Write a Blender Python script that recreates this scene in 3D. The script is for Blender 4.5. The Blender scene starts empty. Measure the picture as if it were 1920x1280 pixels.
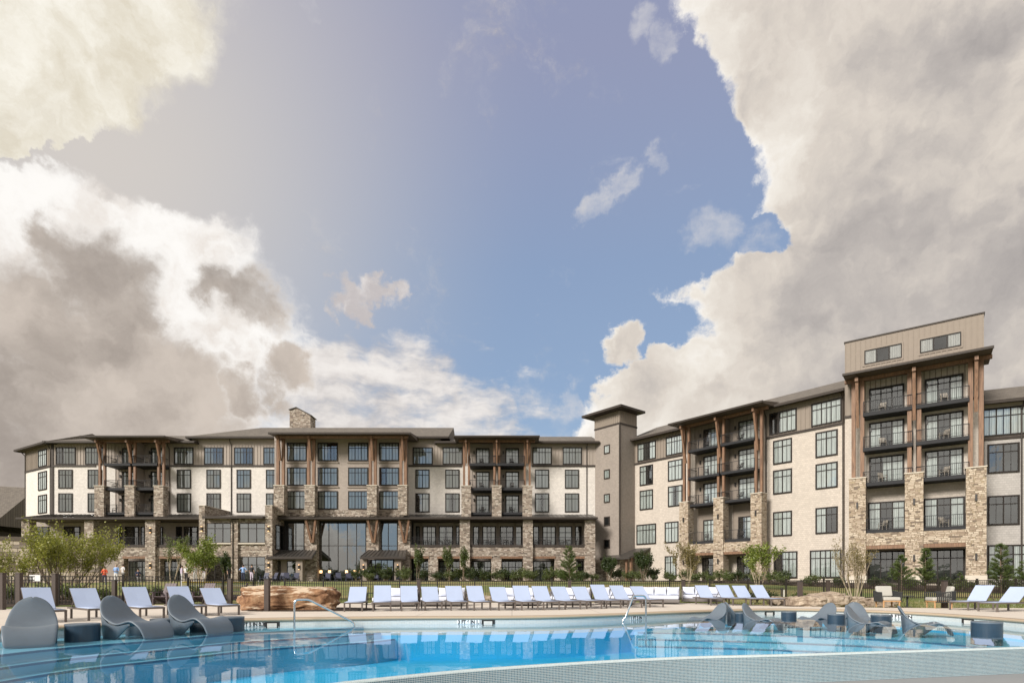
import bpy, bmesh, math, random
from math import radians, sin, cos, pi, sqrt, atan2
from mathutils import Vector, Matrix, noise
from mathutils.geometry import tessellate_polygon

R = random.Random(7)
scene = bpy.context.scene
COL = scene.collection
CAM_Z = 1.1            # camera height above the pool deck (deck top is z = 0)
FPX, HZ = 1066.67, 1088.0   # focal length and horizon used when measuring the photograph

# ------------------------------------------------------------------ camera
cd = bpy.data.cameras.new('camera'); cam = bpy.data.objects.new('camera', cd); COL.objects.link(cam)
cam.location = (0, 0, CAM_Z); cam.rotation_euler = (radians(90), 0, 0)
cd.sensor_width = 36; cd.lens = 20.0; cd.shift_y = (HZ-640)/1920; cd.clip_end = 9000; cd.clip_start = .05
scene.camera = cam
scene.view_settings.view_transform = 'Standard'; scene.view_settings.look = 'None'
scene.view_settings.gamma = 1; scene.view_settings.exposure = 0.82
scene.view_settings.use_curve_mapping = False

# ------------------------------------------------------------------ node helper
class NG:
    def __init__(s, tree): s.t = tree; s.N = tree.nodes; s.L = tree.links
    def put(s, sock, v):
        if v is None: return
        if isinstance(v, bpy.types.NodeSocket): s.L.new(v, sock)
        else:
            if hasattr(sock, 'default_value'):
                dv = sock.default_value
                if hasattr(dv, '__len__') and not hasattr(v, '__len__'): v = (v,)*len(dv)
                if hasattr(dv, '__len__') and len(dv) == 4 and len(v) == 3: v = (*v, 1)
                sock.default_value = v
    def n(s, typ, ins=None, **props):
        nd = s.N.new(typ)
        for k, v in props.items(): setattr(nd, k, v)
        for k, v in (ins or {}).items(): s.put(nd.inputs[k], v)
        return nd
    def m(s, op, a, b=None, c=None, clamp=False):
        nd = s.N.new('ShaderNodeMath'); nd.operation = op; nd.use_clamp = clamp
        s.put(nd.inputs[0], a); s.put(nd.inputs[1], b); s.put(nd.inputs[2], c)
        return nd.outputs[0]
    def vm(s, op, a, b=None, sc=None):
        nd = s.N.new('ShaderNodeVectorMath'); nd.operation = op
        s.put(nd.inputs[0], a); s.put(nd.inputs[1], b)
        if sc is not None: s.put(nd.inputs['Scale'], sc)
        return nd.outputs['Value'] if op in ('DISTANCE', 'LENGTH', 'DOT_PRODUCT') else nd.outputs[0]
    def mr(s, v, a, b, c=0., d=1., smooth=True):
        nd = s.N.new('ShaderNodeMapRange'); nd.interpolation_type = 'SMOOTHSTEP' if smooth else 'LINEAR'
        for i, x in enumerate((v, a, b, c, d)): s.put(nd.inputs[i], x)
        return nd.outputs[0]
    def mix(s, f, a, b, blend='MIX'):
        nd = s.N.new('ShaderNodeMix'); nd.data_type = 'RGBA'; nd.blend_type = blend
        s.put(nd.inputs[0], f); s.put(nd.inputs[6], a); s.put(nd.inputs[7], b)
        return nd.outputs[2]
    def noise(s, vec, scale, detail=4, rough=.55, dist=0., col=False):
        nd = s.N.new('ShaderNodeTexNoise')
        if vec is not None: s.L.new(vec, nd.inputs['Vector'])
        s.put(nd.inputs['Scale'], scale); s.put(nd.inputs['Detail'], detail); s.put(nd.inputs['Roughness'], rough); s.put(nd.inputs['Distortion'], dist)
        return nd.outputs['Color' if col else 'Fac']
    def ramp(s, v, stops, interp='LINEAR'):
        nd = s.N.new('ShaderNodeValToRGB'); cr = nd.color_ramp; cr.interpolation = interp
        while len(cr.elements) > 1: cr.elements.remove(cr.elements[-1])
        cr.elements[0].position = stops[0][0]; cr.elements[0].color = (*stops[0][1], 1)
        for p, c in stops[1:]:
            e = cr.elements.new(p); e.color = (*c, 1)
        s.put(nd.inputs[0], v)
        return nd.outputs[0]
    def xyz(s, vec):
        nd = s.N.new('ShaderNodeSeparateXYZ'); s.L.new(vec, nd.inputs[0]); return nd.outputs
    def comb(s, x, y, z):
        nd = s.N.new('ShaderNodeCombineXYZ')
        for i, v in enumerate((x, y, z)): s.put(nd.inputs[i], v)
        return nd.outputs[0]

# ------------------------------------------------------------------ sun and sky
SUN_DIR = Vector((-.62, -.62, .50)).normalized()       # towards the sun, behind thin cloud on the left
sl = bpy.data.lights.new('sun', 'SUN'); sun = bpy.data.objects.new('sun', sl); COL.objects.link(sun)
sl.energy = 2.6; sl.angle = radians(18); sl.color = (1.0, .93, .84)
sun.rotation_euler = (-SUN_DIR).to_track_quat('-Z', 'Y').to_euler(); sun.location = (-60, -60, 60)

world = bpy.data.worlds.new('World'); scene.world = world; world.use_nodes = True
def build_world():
    g = NG(world.node_tree); g.N.clear()
    ST = .10; K = 1/(ST*2**scene.view_settings.exposure)
    def C(r, gg, b):     # sky colours noted from the photograph (display values)
        f = lambda v: ((v/255+.055)/1.055)**2.4 if v > 10 else v/255/12.92
        return tuple(f(v)*K for v in (r, gg, b))
    sky = g.n('ShaderNodeTexSky', sky_type='NISHITA', sun_disc=False)
    sky.sun_elevation = math.asin(SUN_DIR.z); sky.sun_rotation = atan2(SUN_DIR.x, SUN_DIR.y)
    sky.air_density = 1.0; sky.dust_density = 1.2; sky.ozone_density = 1.6
    d = g.n('ShaderNodeTexCoord').outputs['Generated']
    dx, dy, dz = g.xyz(d)
    w1 = g.vm('SUBTRACT', g.noise(d, 5.0, 4, .6, col=True), (.5, .5, .5))
    w2 = g.vm('SUBTRACT', g.noise(d, 22, 5, .65, col=True), (.5, .5, .5))
    p = g.vm('ADD', g.vm('ADD', d, g.vm('SCALE', w1, sc=.15)), g.vm('SCALE', w2, sc=.060))
    f1 = g.m('SUBTRACT', g.noise(p, 6.5, 9, .66), .5); f2 = g.m('SUBTRACT', g.noise(d, 30, 3, .6), .5)
    soft = g.m('SUBTRACT', g.noise(p, 3.0, 2, .5), .5)
    st = g.m('SUBTRACT', g.noise(g.vm('MULTIPLY', g.vm('ADD', d, g.vm('SCALE', w1, sc=.05)), (3., 3., 9.)), 2.2, 5, .6), .5)
    lit = g.m('SUBTRACT', g.noise(p, 6., 6, .58), g.noise(g.vm('ADD', p, (-.026, -.01, .026)), 6., 6, .58))
    def field(blobs, q=p, soft_=.35):
        tot = None
        for b in blobs:
            px, py, r = b[:3]; amp = b[3] if len(b) > 3 else 1.
            v = Vector((px-960, FPX, HZ-py)); rr = r/v.length*(.5+.5*FPX/v.length)*1.12
            k = 1/(rr*1.25-rr*soft_)
            t = g.m('MULTIPLY_ADD', g.vm('DISTANCE', q, tuple(v.normalized())), -k*sqrt(amp), rr*1.25*k*sqrt(amp))
            t = g.m('MINIMUM', t, amp) if amp < 1 else t
            tot = t if tot is None else g.m('MAXIMUM', tot, t)
        return g.mr(tot, 0., 1.)
    def add(*t):
        o = t[0]
        for x in t[1:]: o = g.m('ADD', o, x)
        return o
    mul = lambda a, b: g.m('MULTIPLY', a, b)
    qx, qy, qz = g.xyz(p); iy = g.m('DIVIDE', 1., g.m('MAXIMUM', qy, .08)); front = g.mr(qy, .10, .34)
    bear, elev = mul(qx, iy), g.m('DIVIDE', mul(qz, iy), 1.2)      # tangents of bearing and elevation
    def outline(tab, sign, w=150.):      # a cloud bank bounded by a line of bearing against elevation
        tab = sorted(((HZ-y)/FPX/1.2, (x-960)/FPX*.3+.5) for x, y in tab)
        e = g.ramp(elev, [(max(0., a), (b, b, b)) for a, b in tab])
        e = g.m('DIVIDE', g.m('SUBTRACT', e, .5), .3)
        return mul(g.mr(g.m('SUBTRACT', bear, e), -sign*w*.42/FPX, sign*w*.58/FPX), front)
    # 1 clear air: Nishita under a thin lilac veil, paler towards the sun's side on the left
    veil = g.ramp(dz, [(.10, C(166, 190, 213)), (.30, C(146, 170, 201)), (.48, C(143, 163, 195)), (.68, C(153, 158, 186))])
    clear = g.mix(.88, sky.outputs[0], veil)
    glow = g.mr(g.vm('DISTANCE', d, tuple(Vector((150-960, FPX, HZ-260)).normalized())), .60, .0, 0., .95)
    clear = g.mix(glow, clear, C(214, 207, 200))
    col = clear
    # 2 wisps
    wv = field([(1158, 350, 46, .62), (1120, 388, 42, .6), (1205, 318, 34, .55), (1360, 425, 70, .7), (1318, 450, 45, .6), (1440, 460, 70, .8), (1160, 468, 48, .42), (1072, 531, 44, .42), (1184, 66, 56, .7), (1228, 104, 46, .7),
                (1066, 736, 40, .62), (1000, 780, 90, .62), (585, 30, 34, .45)])
    col = g.mix(g.m('MULTIPLY', g.mr(add(wv, mul(st, 1.2), mul(f1, 1.8), mul(f2, .7)), .38, 1.25), .74), col, C(218, 216, 217))
    sv = field([(590, 750, 130, .95), (960, 790, 90, .55), (740, 690, 110, .72), (800, 750, 130, .72), (690, 790, 150, .9), (900, 800, 110, .66), (880, 655, 70, .45), (640, 680, 60, .6)])
    stc = g.mix(g.mr(add(mul(st, 1.6), lit), -.35, .35), C(196, 188, 184), C(250, 244, 238))
    col = g.mix(g.m('MULTIPLY', g.mr(add(sv, mul(st, 2.1), mul(f1, .7)), .34, 1.0), .92), col, stc)
    pv = field([(722, 538, 34), (688, 546, 36), (655, 572, 36), (632, 594, 26, .9)])
    col = g.mix(g.m('MULTIPLY', g.mr(add(pv, mul(f1, 2.0), mul(f2, .9)), .34, .98), .9), col, g.mix(g.mr(lit, -.10, .12), C(200, 192, 190), C(236, 230, 226)))
    # 3 thin bright cloud, upper left and left
    tv = outline([(470, -190), (397, 0), (372, 100), (345, 150), (300, 200), (215, 245), (20, 262), (-400, 280), (-600, 900)], -1, 190)
    tc = g.mix(g.mr(add(mul(f1, 1.2), mul(lit, 1.5), mul(soft, .8)), -.30, .34), C(222, 213, 193), C(255, 251, 240))
    col = g.mix(g.m('MULTIPLY', g.mr(add(tv, mul(f1, 1.3), mul(soft, .5)), .10, .95), .96), col, tc)
    bv = outline([(-700, 180), (-300, 235), (0, 262), (135, 290), (285, 350), (405, 392), (490, 430), (515, 490), (530, 535), (575, 580), (590, 640), (565, 700), (545, 770), (480, 900), (430, 1080)], -1, 210)
    bc = g.mix(g.mr(add(mul(f1, .8), mul(lit, 1.4), mul(soft, .9), mul(field([(330, 430, 230), (120, 340, 190), (440, 520, 130)], soft_=0.), .22)), -.30, .22), C(226, 216, 207), C(255, 252, 248))
    col = g.mix(g.mr(add(bv, mul(f1, 1.2), mul(f2, .5)), .16, .92), col, bc)
    # 4 grey cloud bodies on the left
    dv = field([(105, 430, 75), (180, 500, 120), (60, 600, 165), (235, 610, 90), (200, 720, 170), (330, 740, 100), (60, 860, 280), (300, 900, 200), (435, 560, 58, .72), (495, 585, 68, .72), (530, 705, 50), (498, 738, 42), (440, 748, 50), (548, 690, 34)])
    dcol = g.mix(g.mr(add(mul(soft, 1.3), mul(lit, .9), mul(f1, .4)), -.32, .32), C(156, 146, 138), C(208, 195, 183))
    col = g.mix(g.m('MULTIPLY', g.mr(add(dv, mul(f1, 1.5), mul(f2, .5), mul(soft, .5)), .14, .92), .92), col, dcol)
    # 5 the great cumulus on the right; elsewhere the broken cloud simply goes on
    rv_ = outline([(1190, -190), (1238, 0), (1267, 96), (1309, 166), (1331, 237), (1365, 275), (1392, 290), (1404, 333), (1402, 376), (1455, 400), (1500, 440), (1440, 466), (1370, 490), (1322, 520), (1262, 563), (1290, 612), (1285, 660), (1190, 690), (1105, 726), (1078, 790), (1040, 900), (1000, 1080)], 1, 130)
    rv_ = g.m('MAXIMUM', rv_, field([(1187, 668, 52)]))
    away = g.mr(dy, .58, .20)
    gen = g.m('MULTIPLY', g.mr(g.noise(p, 1.7, 3, .5), .30, .47), away)
    rv_ = g.m('MAXIMUM', rv_, gen)
    dens = add(rv_, mul(f1, 1.5), mul(f2, .55))
    edge = g.mr(rv_, 1.0, .35, 0., .34)
    shade = field([(1830, 640, 420, .36), (1700, 760, 300, .22), (1890, 120, 230, .16), (1640, 60, 150, .14), (1480, 760, 170, .16)], soft_=0.)
    br = g.m('SUBTRACT', add(.66, edge, mul(lit, 1.05), mul(soft, .95), mul(f1, .18)), shade)
    rc = g.ramp(br, [(.05, C(160, 155, 154)), (.35, C(192, 185, 180)), (.58, C(220, 211, 201)), (.78, C(238, 231, 221)), (1., C(254, 250, 244))])
    col = g.mix(g.mr(dens, .34, .72), col, rc)
    bg = g.n('ShaderNodeBackground', {'Color': col, 'Strength': ST})
    o = g.n('ShaderNodeOutputWorld'); g.L.new(bg.outputs[0], o.inputs[0])
    world.cycles.sampling_method = 'MANUAL'; world.cycles.sample_map_resolution = 256
build_world()

# ------------------------------------------------------------------ materials
MATS = {}
def principled(name, base, rough=.6, metal=0., spec=.5, **kw):
    m = bpy.data.materials.new(name); m.use_nodes = True; MATS[name] = m
    g = NG(m.node_tree); b = g.N['Principled BSDF']
    b.inputs['Base Color'].default_value = (*base, 1); b.inputs['Roughness'].default_value = rough
    b.inputs['Metallic'].default_value = metal; b.inputs['Specular IOR Level'].default_value = spec
    return m, g, b
def bump(g, b, h, dist=.02, strength=.5):
    n = g.n('ShaderNodeBump', {'Height': h, 'Distance': dist, 'Strength': strength}); g.L.new(n.outputs[0], b.inputs['Normal'])
def objco(g): return g.n('ShaderNodeTexCoord').outputs['Object']
def geoco(g): return g.n('ShaderNodeNewGeometry').outputs['Position']
def plain(name, base, rough=.6, var=.15, scale=6., metal=0., spec=.5, bmp=0., island=False):
    m, g, b = principled(name, base, rough, metal, spec)
    co = objco(g); n = g.noise(co, scale, 5, .6)
    c2 = tuple(x*(1-var) for x in base); c3 = tuple(min(1, x*(1+var)) for x in base)
    col = g.mix(n, c2, c3)
    g.L.new(col, b.inputs['Base Color'])
    if bmp: bump(g, b, n, bmp, .6)
    return m
def wallco(g):      # (along wall, height) for vertical faces of any side
    o = g.xyz(objco(g)); return g.m('ADD', o[0], g.m('MULTIPLY', o[1], .97)), o[2]

def mat_shingle(name, base, var=.10):
    m, g, b = principled(name, base, .75)
    u, z = wallco(g); v = g.comb(u, z, 0.)
    br = g.n('ShaderNodeTexBrick', {'Vector': v, 'Color1': tuple(x*(1-var) for x in base), 'Color2': tuple(min(1, x*(1+var*.6)) for x in base),
             'Mortar': tuple(x*.83 for x in base), 'Scale': 1., 'Mortar Size': .012, 'Mortar Smooth': .2, 'Bias': 0., 'Brick Width': .24, 'Row Height': .2})
    br.offset = .5
    n = g.noise(g.comb(g.m('MULTIPLY', u, .5), g.m('MULTIPLY', z, .15), 0.), 1.2, 5, .6)
    col = g.mix(g.mr(n, .3, .75, 0., .22), br.outputs['Color'], tuple(x*.66 for x in base))
    g.L.new(col, b.inputs['Base Color'])
    saw = g.m('FRACT', g.m('DIVIDE', z, .2))
    h = g.m('SUBTRACT', g.m('SUBTRACT', 1., saw), br.outputs['Fac'])
    bump(g, b, h, .02, .45)
def mat_stone(name, stops, sx=2.3, sz=6.2, mort=(.30, .26, .21)):
    m, g, b = principled(name, stops[0][1], .85)
    u, z = wallco(g)
    wv = g.noise(g.comb(u, z, 0.), 1.6, 3, .5)
    # rows of ledge stone: each course has its own random lengths
    zz = g.m('ADD', g.m('MULTIPLY', z, sz), g.m('MULTIPLY', g.m('SUBTRACT', wv, .5), 1.6))
    row = g.m('FLOOR', zz)
    off = g.n('ShaderNodeTexWhiteNoise', {'W': row}, noise_dimensions='1D').outputs[0]
    uu = g.m('ADD', g.m('MULTIPLY', u, sx), g.m('MULTIPLY', off, 17.3))
    vv = g.comb(uu, g.m('MULTIPLY', row, 3.71), 0.)
    vo = g.n('ShaderNodeTexVoronoi', {'Vector': vv, 'Scale': 1., 'Randomness': 1.}, voronoi_dimensions='2D')
    vd = g.n('ShaderNodeTexVoronoi', {'Vector': vv, 'Scale': 1., 'Randomness': 1.}, voronoi_dimensions='2D', feature='DISTANCE_TO_EDGE')
    rnd = g.xyz(vo.outputs['Color'])[0]
    col = g.ramp(rnd, stops, 'CONSTANT')
    fine = g.noise(g.comb(u, z, g.m('MULTIPLY', rnd, 9.)), 9, 5, .65)
    col = g.mix(.18, col, g.mix(fine, tuple(x*.45 for x in stops[0][1]), tuple(min(1, x*1.5) for x in stops[0][1])))
    fr = g.m('FRACT', zz); ez = g.m('MINIMUM', fr, g.m('SUBTRACT', 1., fr))
    gap = g.m('MINIMUM', g.mr(ez, .02, .13), g.mr(vd.outputs['Distance'], .01, .06))
    col = g.mix(gap, mort, col)
    g.L.new(col, b.inputs['Base Color'])
    bump(g, b, g.m('ADD', g.m('MULTIPLY', gap, g.m('ADD', .6, g.m('MULTIPLY', rnd, .6))), g.m('MULTIPLY', fine, .35)), .07, .9)
def mat_tile(name, tile, grout, size, gw=.1, rough=.25, var=.12, horiz=False):
    m, g, b = principled(name, tile, rough)
    if horiz:
        o = g.xyz(geoco(g)); u, z = o[0], o[1]
    else:
        uvn = g.n('ShaderNodeUVMap').outputs[0]; o = g.xyz(uvn); u, z = o[0], o[1]
    v = g.comb(u, z, 0.)
    br = g.n('ShaderNodeTexBrick', {'Vector': v, 'Color1': tuple(x*(1-var) for x in tile), 'Color2': tuple(min(1, x*(1+var)) for x in tile), 'Mortar': grout,
             'Scale': 1., 'Mortar Size': size*gw, 'Mortar Smooth': .1, 'Bias': 0., 'Brick Width': size, 'Row Height': size})
    br.offset = 0.
    big = g.noise(v, .8, 3, .5)
    col = g.mix(g.m('MULTIPLY', big, .25), br.outputs['Color'], tuple(x*.75 for x in tile))
    g.L.new(col, b.inputs['Base Color'])
    bump(g, b, g.m('SUBTRACT', 1., br.outputs['Fac']), .003, .5)

mat_shingle('cream_shingle', (.71, .675, .64))
mat_shingle('tan_shingle', (.555, .50, .445))
mat_shingle('grey_shingle', (.43, .41, .395))
mat_shingle('taupe_shingle', (.39, .34, .305))
mat_shingle('tower_shingle', (.31, .27, .24))
STONE = [(0., (.38, .315, .265)), (.14, (.28, .22, .18)), (.28, (.55, .485, .42)), (.42, (.20, .155, .125)), (.52, (.43, .36, .295)), (.66, (.11, .088, .075)), (.76, (.60, .545, .475)), (.88, (.32, .265, .22))]
mat_stone('ledge_stone', STONE, 2.6, 6.2)
mat_stone('ledge_stone_warm', [(0., (.44, .36, .28)), (.18, (.34, .265, .20)), (.34, (.55, .47, .375)), (.52, (.27, .205, .152)), (.60, (.49, .405, .315)), (.80, (.13, .10, .08)), (.86, (.60, .52, .42))], 2.6, 6.6, (.36, .29, .20))
plain('board_taupe', (.35, .305, .27), .7, .10, 3)
plain('board_tan', (.255, .215, .18), .7, .10, 3)
plain('trim_dark', (.046, .037, .032), .6, .2, 4, spec=.3)
plain('metal_dark', (.030, .027, .026), .4, .2, 4)
plain('window_frame', (.024, .020, .018), .6, .15, 5, spec=.25)
plain('balcony_steel', (.026, .027, .031), .65, .2, 3, spec=.25)
plain('soffit', (.10, .078, .062), .7, .2, 3)
plain('limestone', (.58, .53, .45), .8, .12, 4, bmp=.005)
plain('roof_metal', (.055, .050, .046), .35, .2, 3)
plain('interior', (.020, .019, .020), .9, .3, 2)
plain('sill_white', (.6, .58, .55), .6)
def mat_timber():
    m, g, b = principled('timber', (.24, .11, .055), .6)
    o = objco(g); v = g.vm('MULTIPLY', o, (9., 9., .6))
    n = g.noise(v, 1.5, 5, .6, .6)
    g.L.new(g.ramp(n, [(.25, (.09, .050, .032)), (.5, (.20, .112, .067)), (.75, (.32, .19, .118))]), b.inputs['Base Color'])
    bump(g, b, n, .006, .5)
mat_timber()
def mat_roof():
    m, g, b = principled('roof_shingle', (.15, .135, .12), .9)
    o = g.xyz(objco(g)); v = g.comb(o[0], g.m('MULTIPLY', o[1], 1.), 0.)
    br = g.n('ShaderNodeTexBrick', {'Vector': v, 'Color1': (.115, .10, .088), 'Color2': (.20, .175, .15), 'Mortar': (.07, .062, .055), 'Scale': 1., 'Mortar Size': .02, 'Brick Width': .35, 'Row Height': .22})
    n = g.noise(v, 1.2, 5, .6)
    g.L.new(g.mix(.4, br.outputs['Color'], g.mix(n, (.09, .08, .07), (.21, .185, .155))), b.inputs['Base Color'])
    bump(g, b, br.outputs['Fac'], .02, .4)
mat_roof()
def mat_glass(name, base_refl, tint=(.55, .60, .60)):
    m = bpy.data.materials.new(name); m.use_nodes = True; MATS[name] = m
    g = NG(m.node_tree); g.N.clear()
    co = objco(g); nz = g.noise(co, 1.3, 2, .5)
    bp = g.n('ShaderNodeBump', {'Height': nz, 'Distance': .012, 'Strength': .35})
    fr = g.n('ShaderNodeFresnel', {'IOR': 1.5}).outputs[0]
    f = g.m('ADD', base_refl, g.m('MULTIPLY', fr, .75), clamp=True)
    gl = g.n('ShaderNodeBsdfGlossy', {'Color': (.86, .90, .92), 'Roughness': .015, 'Normal': bp.outputs[0]})
    tr = g.n('ShaderNodeBsdfTransparent', {'Color': tint})
    mx = g.n('ShaderNodeMixShader', {0: f, 1: tr.outputs[0], 2: gl.outputs[0]})
    o = g.n('ShaderNodeOutputMaterial'); g.L.new(mx.outputs[0], o.inputs[0])
mat_glass('window_glass', .23, (.78, .82, .82))
mat_glass('dark_glass', .16, (.7, .7, .7))
mat_glass('lobby_glass', .34, (.35, .42, .44))
def mat_curtain():
    m, g, b = principled('curtain', (.62, .64, .62), .9)
    o = g.xyz(objco(g)); w = g.m('SINE', g.m('MULTIPLY', o[0], 38.))
    n = g.noise(g.comb(g.m('MULTIPLY', o[0], 6.), 0., g.m('MULTIPLY', o[2], .3)), 2., 3, .5)
    f = g.m('ADD', g.m('MULTIPLY', w, .18), n)
    g.L.new(g.ramp(f, [(.2, (.46, .47, .46)), (.8, (.80, .81, .78))]), b.inputs['Base Color'])
mat_curtain()
def mat_emit(name, col, s):
    m, g, b = principled(name, col, .5); b.inputs['Emission Color'].default_value = (*col, 1); b.inputs['Emission Strength'].default_value = s
mat_emit('lamp_glow', (1., .60, .28), 1.6)
def mat_concrete(name, base, stain=.25, joints=False):
    m, g, b = principled(name, base, .85)
    p = geoco(g)
    n = g.noise(p, .35, 6, .6); n2 = g.noise(p, 9, 5, .7); n3 = g.noise(p, 60, 3, .6)
    col = g.mix(g.mr(n, .35, .7, 0., stain), base, tuple(x*.72 for x in base))
    col = g.mix(g.mr(n2, .45, .8, 0., .22), col, tuple(x*.78 for x in base))
    col = g.mix(g.mr(n3, .35, .75, 0., .20), col, tuple(min(1, x*1.25) for x in base))
    if joints:
        br = g.n('ShaderNodeTexBrick', {'Vector': p, 'Scale': 1., 'Mortar Size': .012, 'Mortar Smooth': .3, 'Brick Width': 3.0, 'Row Height': 2.4}); br.offset = 0.
        col = g.mix(br.outputs['Fac'], col, tuple(x*.55 for x in base))
    g.L.new(col, b.inputs['Base Color']); bump(g, b, n3, .003, .5)
mat_concrete('deck_concrete', (.62, .555, .485), joints=True)
mat_concrete('coping_stone', (.43, .34, .245), .4)
mat_concrete('paving_grey', (.26, .27, .28))
mat_tile('band_tile', (.52, .56, .57), (.66, .67, .66), .05, .07, .2, .06)
mat_tile('mosaic', (.075, .185, .26), (.62, .70, .72), .0262, .13, .22, .28)
mat_tile('mosaic_lip', (.50, .62, .66), (.7, .76, .76), .0262, .10, .2, .1)
def mat_plaster(name, base):
    m, g, b = principled(name, base, .8)
    n = g.noise(geoco(g), 1.2, 5, .6)
    g.L.new(g.mix(n, tuple(x*.86 for x in base), tuple(min(1, x*1.1) for x in base)), b.inputs['Base Color'])
mat_plaster('pool_plaster', (.03, .47, .78))
mat_plaster('shelf_plaster', (.15, .45, .62))
plain('step_edge', (.03, .15, .27), .5)
def mat_water():
    m = bpy.data.materials.new('water'); m.use_nodes = True; MATS['water'] = m
    g = NG(m.node_tree); g.N.clear()
    p = geoco(g)
    h = g.m('ADD', g.noise(g.vm('MULTIPLY', p, (1., .7, 1.)), 1.1, 3, .5), g.m('MULTIPLY', g.noise(p, 5., 2, .5), .10))
    bp = g.n('ShaderNodeBump', {'Height': h, 'Distance': .012, 'Strength': .22})
    bf = g.n('ShaderNodeNewGeometry').outputs['Backfacing']
    fr = g.n('ShaderNodeFresnel', {'IOR': g.mr(bf, 0., 1., 1.333, .75, False), 'Normal': bp.outputs[0]}).outputs[0]
    gl = g.n('ShaderNodeBsdfGlossy', {'Color': (.93, .96, 1.), 'Roughness': 0.0, 'Normal': bp.outputs[0]})
    tr = g.n('ShaderNodeBsdfTransparent', {'Color': (.97, .99, 1.)})
    mx = g.n('ShaderNodeMixShader', {0: g.m('MULTIPLY', fr, .80), 1: tr.outputs[0], 2: gl.outputs[0]})
    ab = g.n('ShaderNodeVolumeAbsorption', {'Color': (.22, .80, .95), 'Density': .045})
    o = g.n('ShaderNodeOutputMaterial'); g.L.new(mx.outputs[0], o.inputs[0]); g.L.new(ab.outputs[0], o.inputs['Volume'])
mat_water()
def mat_ground():
    m, g, b = principled('lawn', (.09, .11, .03), .95)
    p = geoco(g)
    n = g.noise(p, .18, 5, .6); n2 = g.noise(p, 2.2, 6, .7); n3 = g.noise(p, 14, 4, .7)
    c = g.mix(g.mr(n, .4, .62), (.13, .175, .045), (.32, .25, .11))
    c = g.mix(g.mr(n2, .4, .7, 0., .7), c, (.21, .215, .07))
    c = g.mix(g.mr(n3, .42, .7, 0., .5), c, (.08, .11, .03))
    g.L.new(c, b.inputs['Base Color']); bump(g, b, n3, .06, .8)
mat_ground()
def mat_mulch():
    m, g, b = principled('mulch', (.05, .032, .022), .95)
    p = geoco(g); n = g.noise(p, 12, 5, .75)
    g.L.new(g.ramp(n, [(.3, (.018, .011, .008)), (.55, (.055, .034, .022)), (.8, (.13, .085, .055))]), b.inputs['Base Color']); bump(g, b, n, .05, .9)
mat_mulch()
def mat_leaf(name, dark, light, tr=.35):
    m = bpy.data.materials.new(name); m.use_nodes = True; MATS[name] = m
    g = NG(m.node_tree); g.N.clear()
    geo = g.n('ShaderNodeNewGeometry'); rnd = geo.outputs['Random Per Island']
    cl = g.noise(objco(g), 1.7, 3, .5)
    f = g.m('ADD', g.m('MULTIPLY', rnd, .65), g.m('MULTIPLY', g.m('SUBTRACT', cl, .3), .8), clamp=True)
    c = g.mix(f, dark, light)
    di = g.n('ShaderNodeBsdfDiffuse', {'Color': c}); tl = g.n('ShaderNodeBsdfTranslucent', {'Color': g.mix(.5, c, (.22, .28, .04))})
    gl = g.n('ShaderNodeBsdfGlossy', {'Color': (.8, .8, .8), 'Roughness': .45})
    mx = g.n('ShaderNodeMixShader', {0: tr, 1: di.outputs[0], 2: tl.outputs[0]})
    mx2 = g.n('ShaderNodeMixShader', {0: .05, 1: mx.outputs[0], 2: gl.outputs[0]})
    o = g.n('ShaderNodeOutputMaterial'); g.L.new(mx2.outputs[0], o.inputs[0])
mat_leaf('leaf_olive', (.13, .15, .022), (.50, .49, .09), .45)
mat_leaf('leaf_bright', (.075, .12, .018), (.32, .38, .07))
mat_leaf('leaf_dark', (.014, .030, .010), (.06, .095, .030))
mat_leaf('leaf_mid', (.035, .06, .016), (.15, .19, .055))
mat_leaf('leaf_dry', (.12, .095, .035), (.34, .27, .11))
mat_leaf('leaf_pine', (.035, .065, .020), (.15, .20, .055), .2)
mat_leaf('grass_blade', (.06, .09, .02), (.22, .24, .07))
plain('bark', (.17, .13, .095), .9, .35, 8, bmp=.01)
plain('bark_pale', (.36, .30, .22), .9, .3, 8, bmp=.01)
def mat_rock(name, stops, patch=None):
    m, g, b = principled(name, stops[0][1], .9)
    co = objco(g); n = g.noise(co, 1.5, 9, .65, .4); n2 = g.noise(co, 9, 6, .7)
    c = g.ramp(g.m('ADD', n, g.m('MULTIPLY', g.m('SUBTRACT', n2, .5), .45)), stops)
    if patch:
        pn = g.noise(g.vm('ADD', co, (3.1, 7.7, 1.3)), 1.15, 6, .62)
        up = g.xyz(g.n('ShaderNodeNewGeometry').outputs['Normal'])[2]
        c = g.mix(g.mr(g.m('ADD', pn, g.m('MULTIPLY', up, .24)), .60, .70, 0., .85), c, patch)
    g.L.new(c, b.inputs['Base Color']); bump(g, b, g.m('ADD', n, g.m('MULTIPLY', n2, .4)), .08, .9)
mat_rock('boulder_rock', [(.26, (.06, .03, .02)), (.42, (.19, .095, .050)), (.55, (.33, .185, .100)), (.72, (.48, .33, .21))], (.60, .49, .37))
mat_rock('pale_rock', [(.25, (.08, .06, .047)), (.42, (.27, .21, .16)), (.58, (.44, .365, .285)), (.75, (.60, .54, .46))])
def mat_fabric(name, base, sc=160.):
    m, g, b = principled(name, base, .8)
    n = g.noise(objco(g), sc, 2, .5); n2 = g.noise(objco(g), 2.5, 3, .5)
    c = g.mix(n, tuple(x*.86 for x in base), tuple(min(1, x*1.06) for x in base))
    c = g.mix(g.m('MULTIPLY', n2, .16), c, tuple(x*.7 for x in base))
    g.L.new(c, b.inputs['Base Color']); bump(g, b, n, .002, .4)
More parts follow.
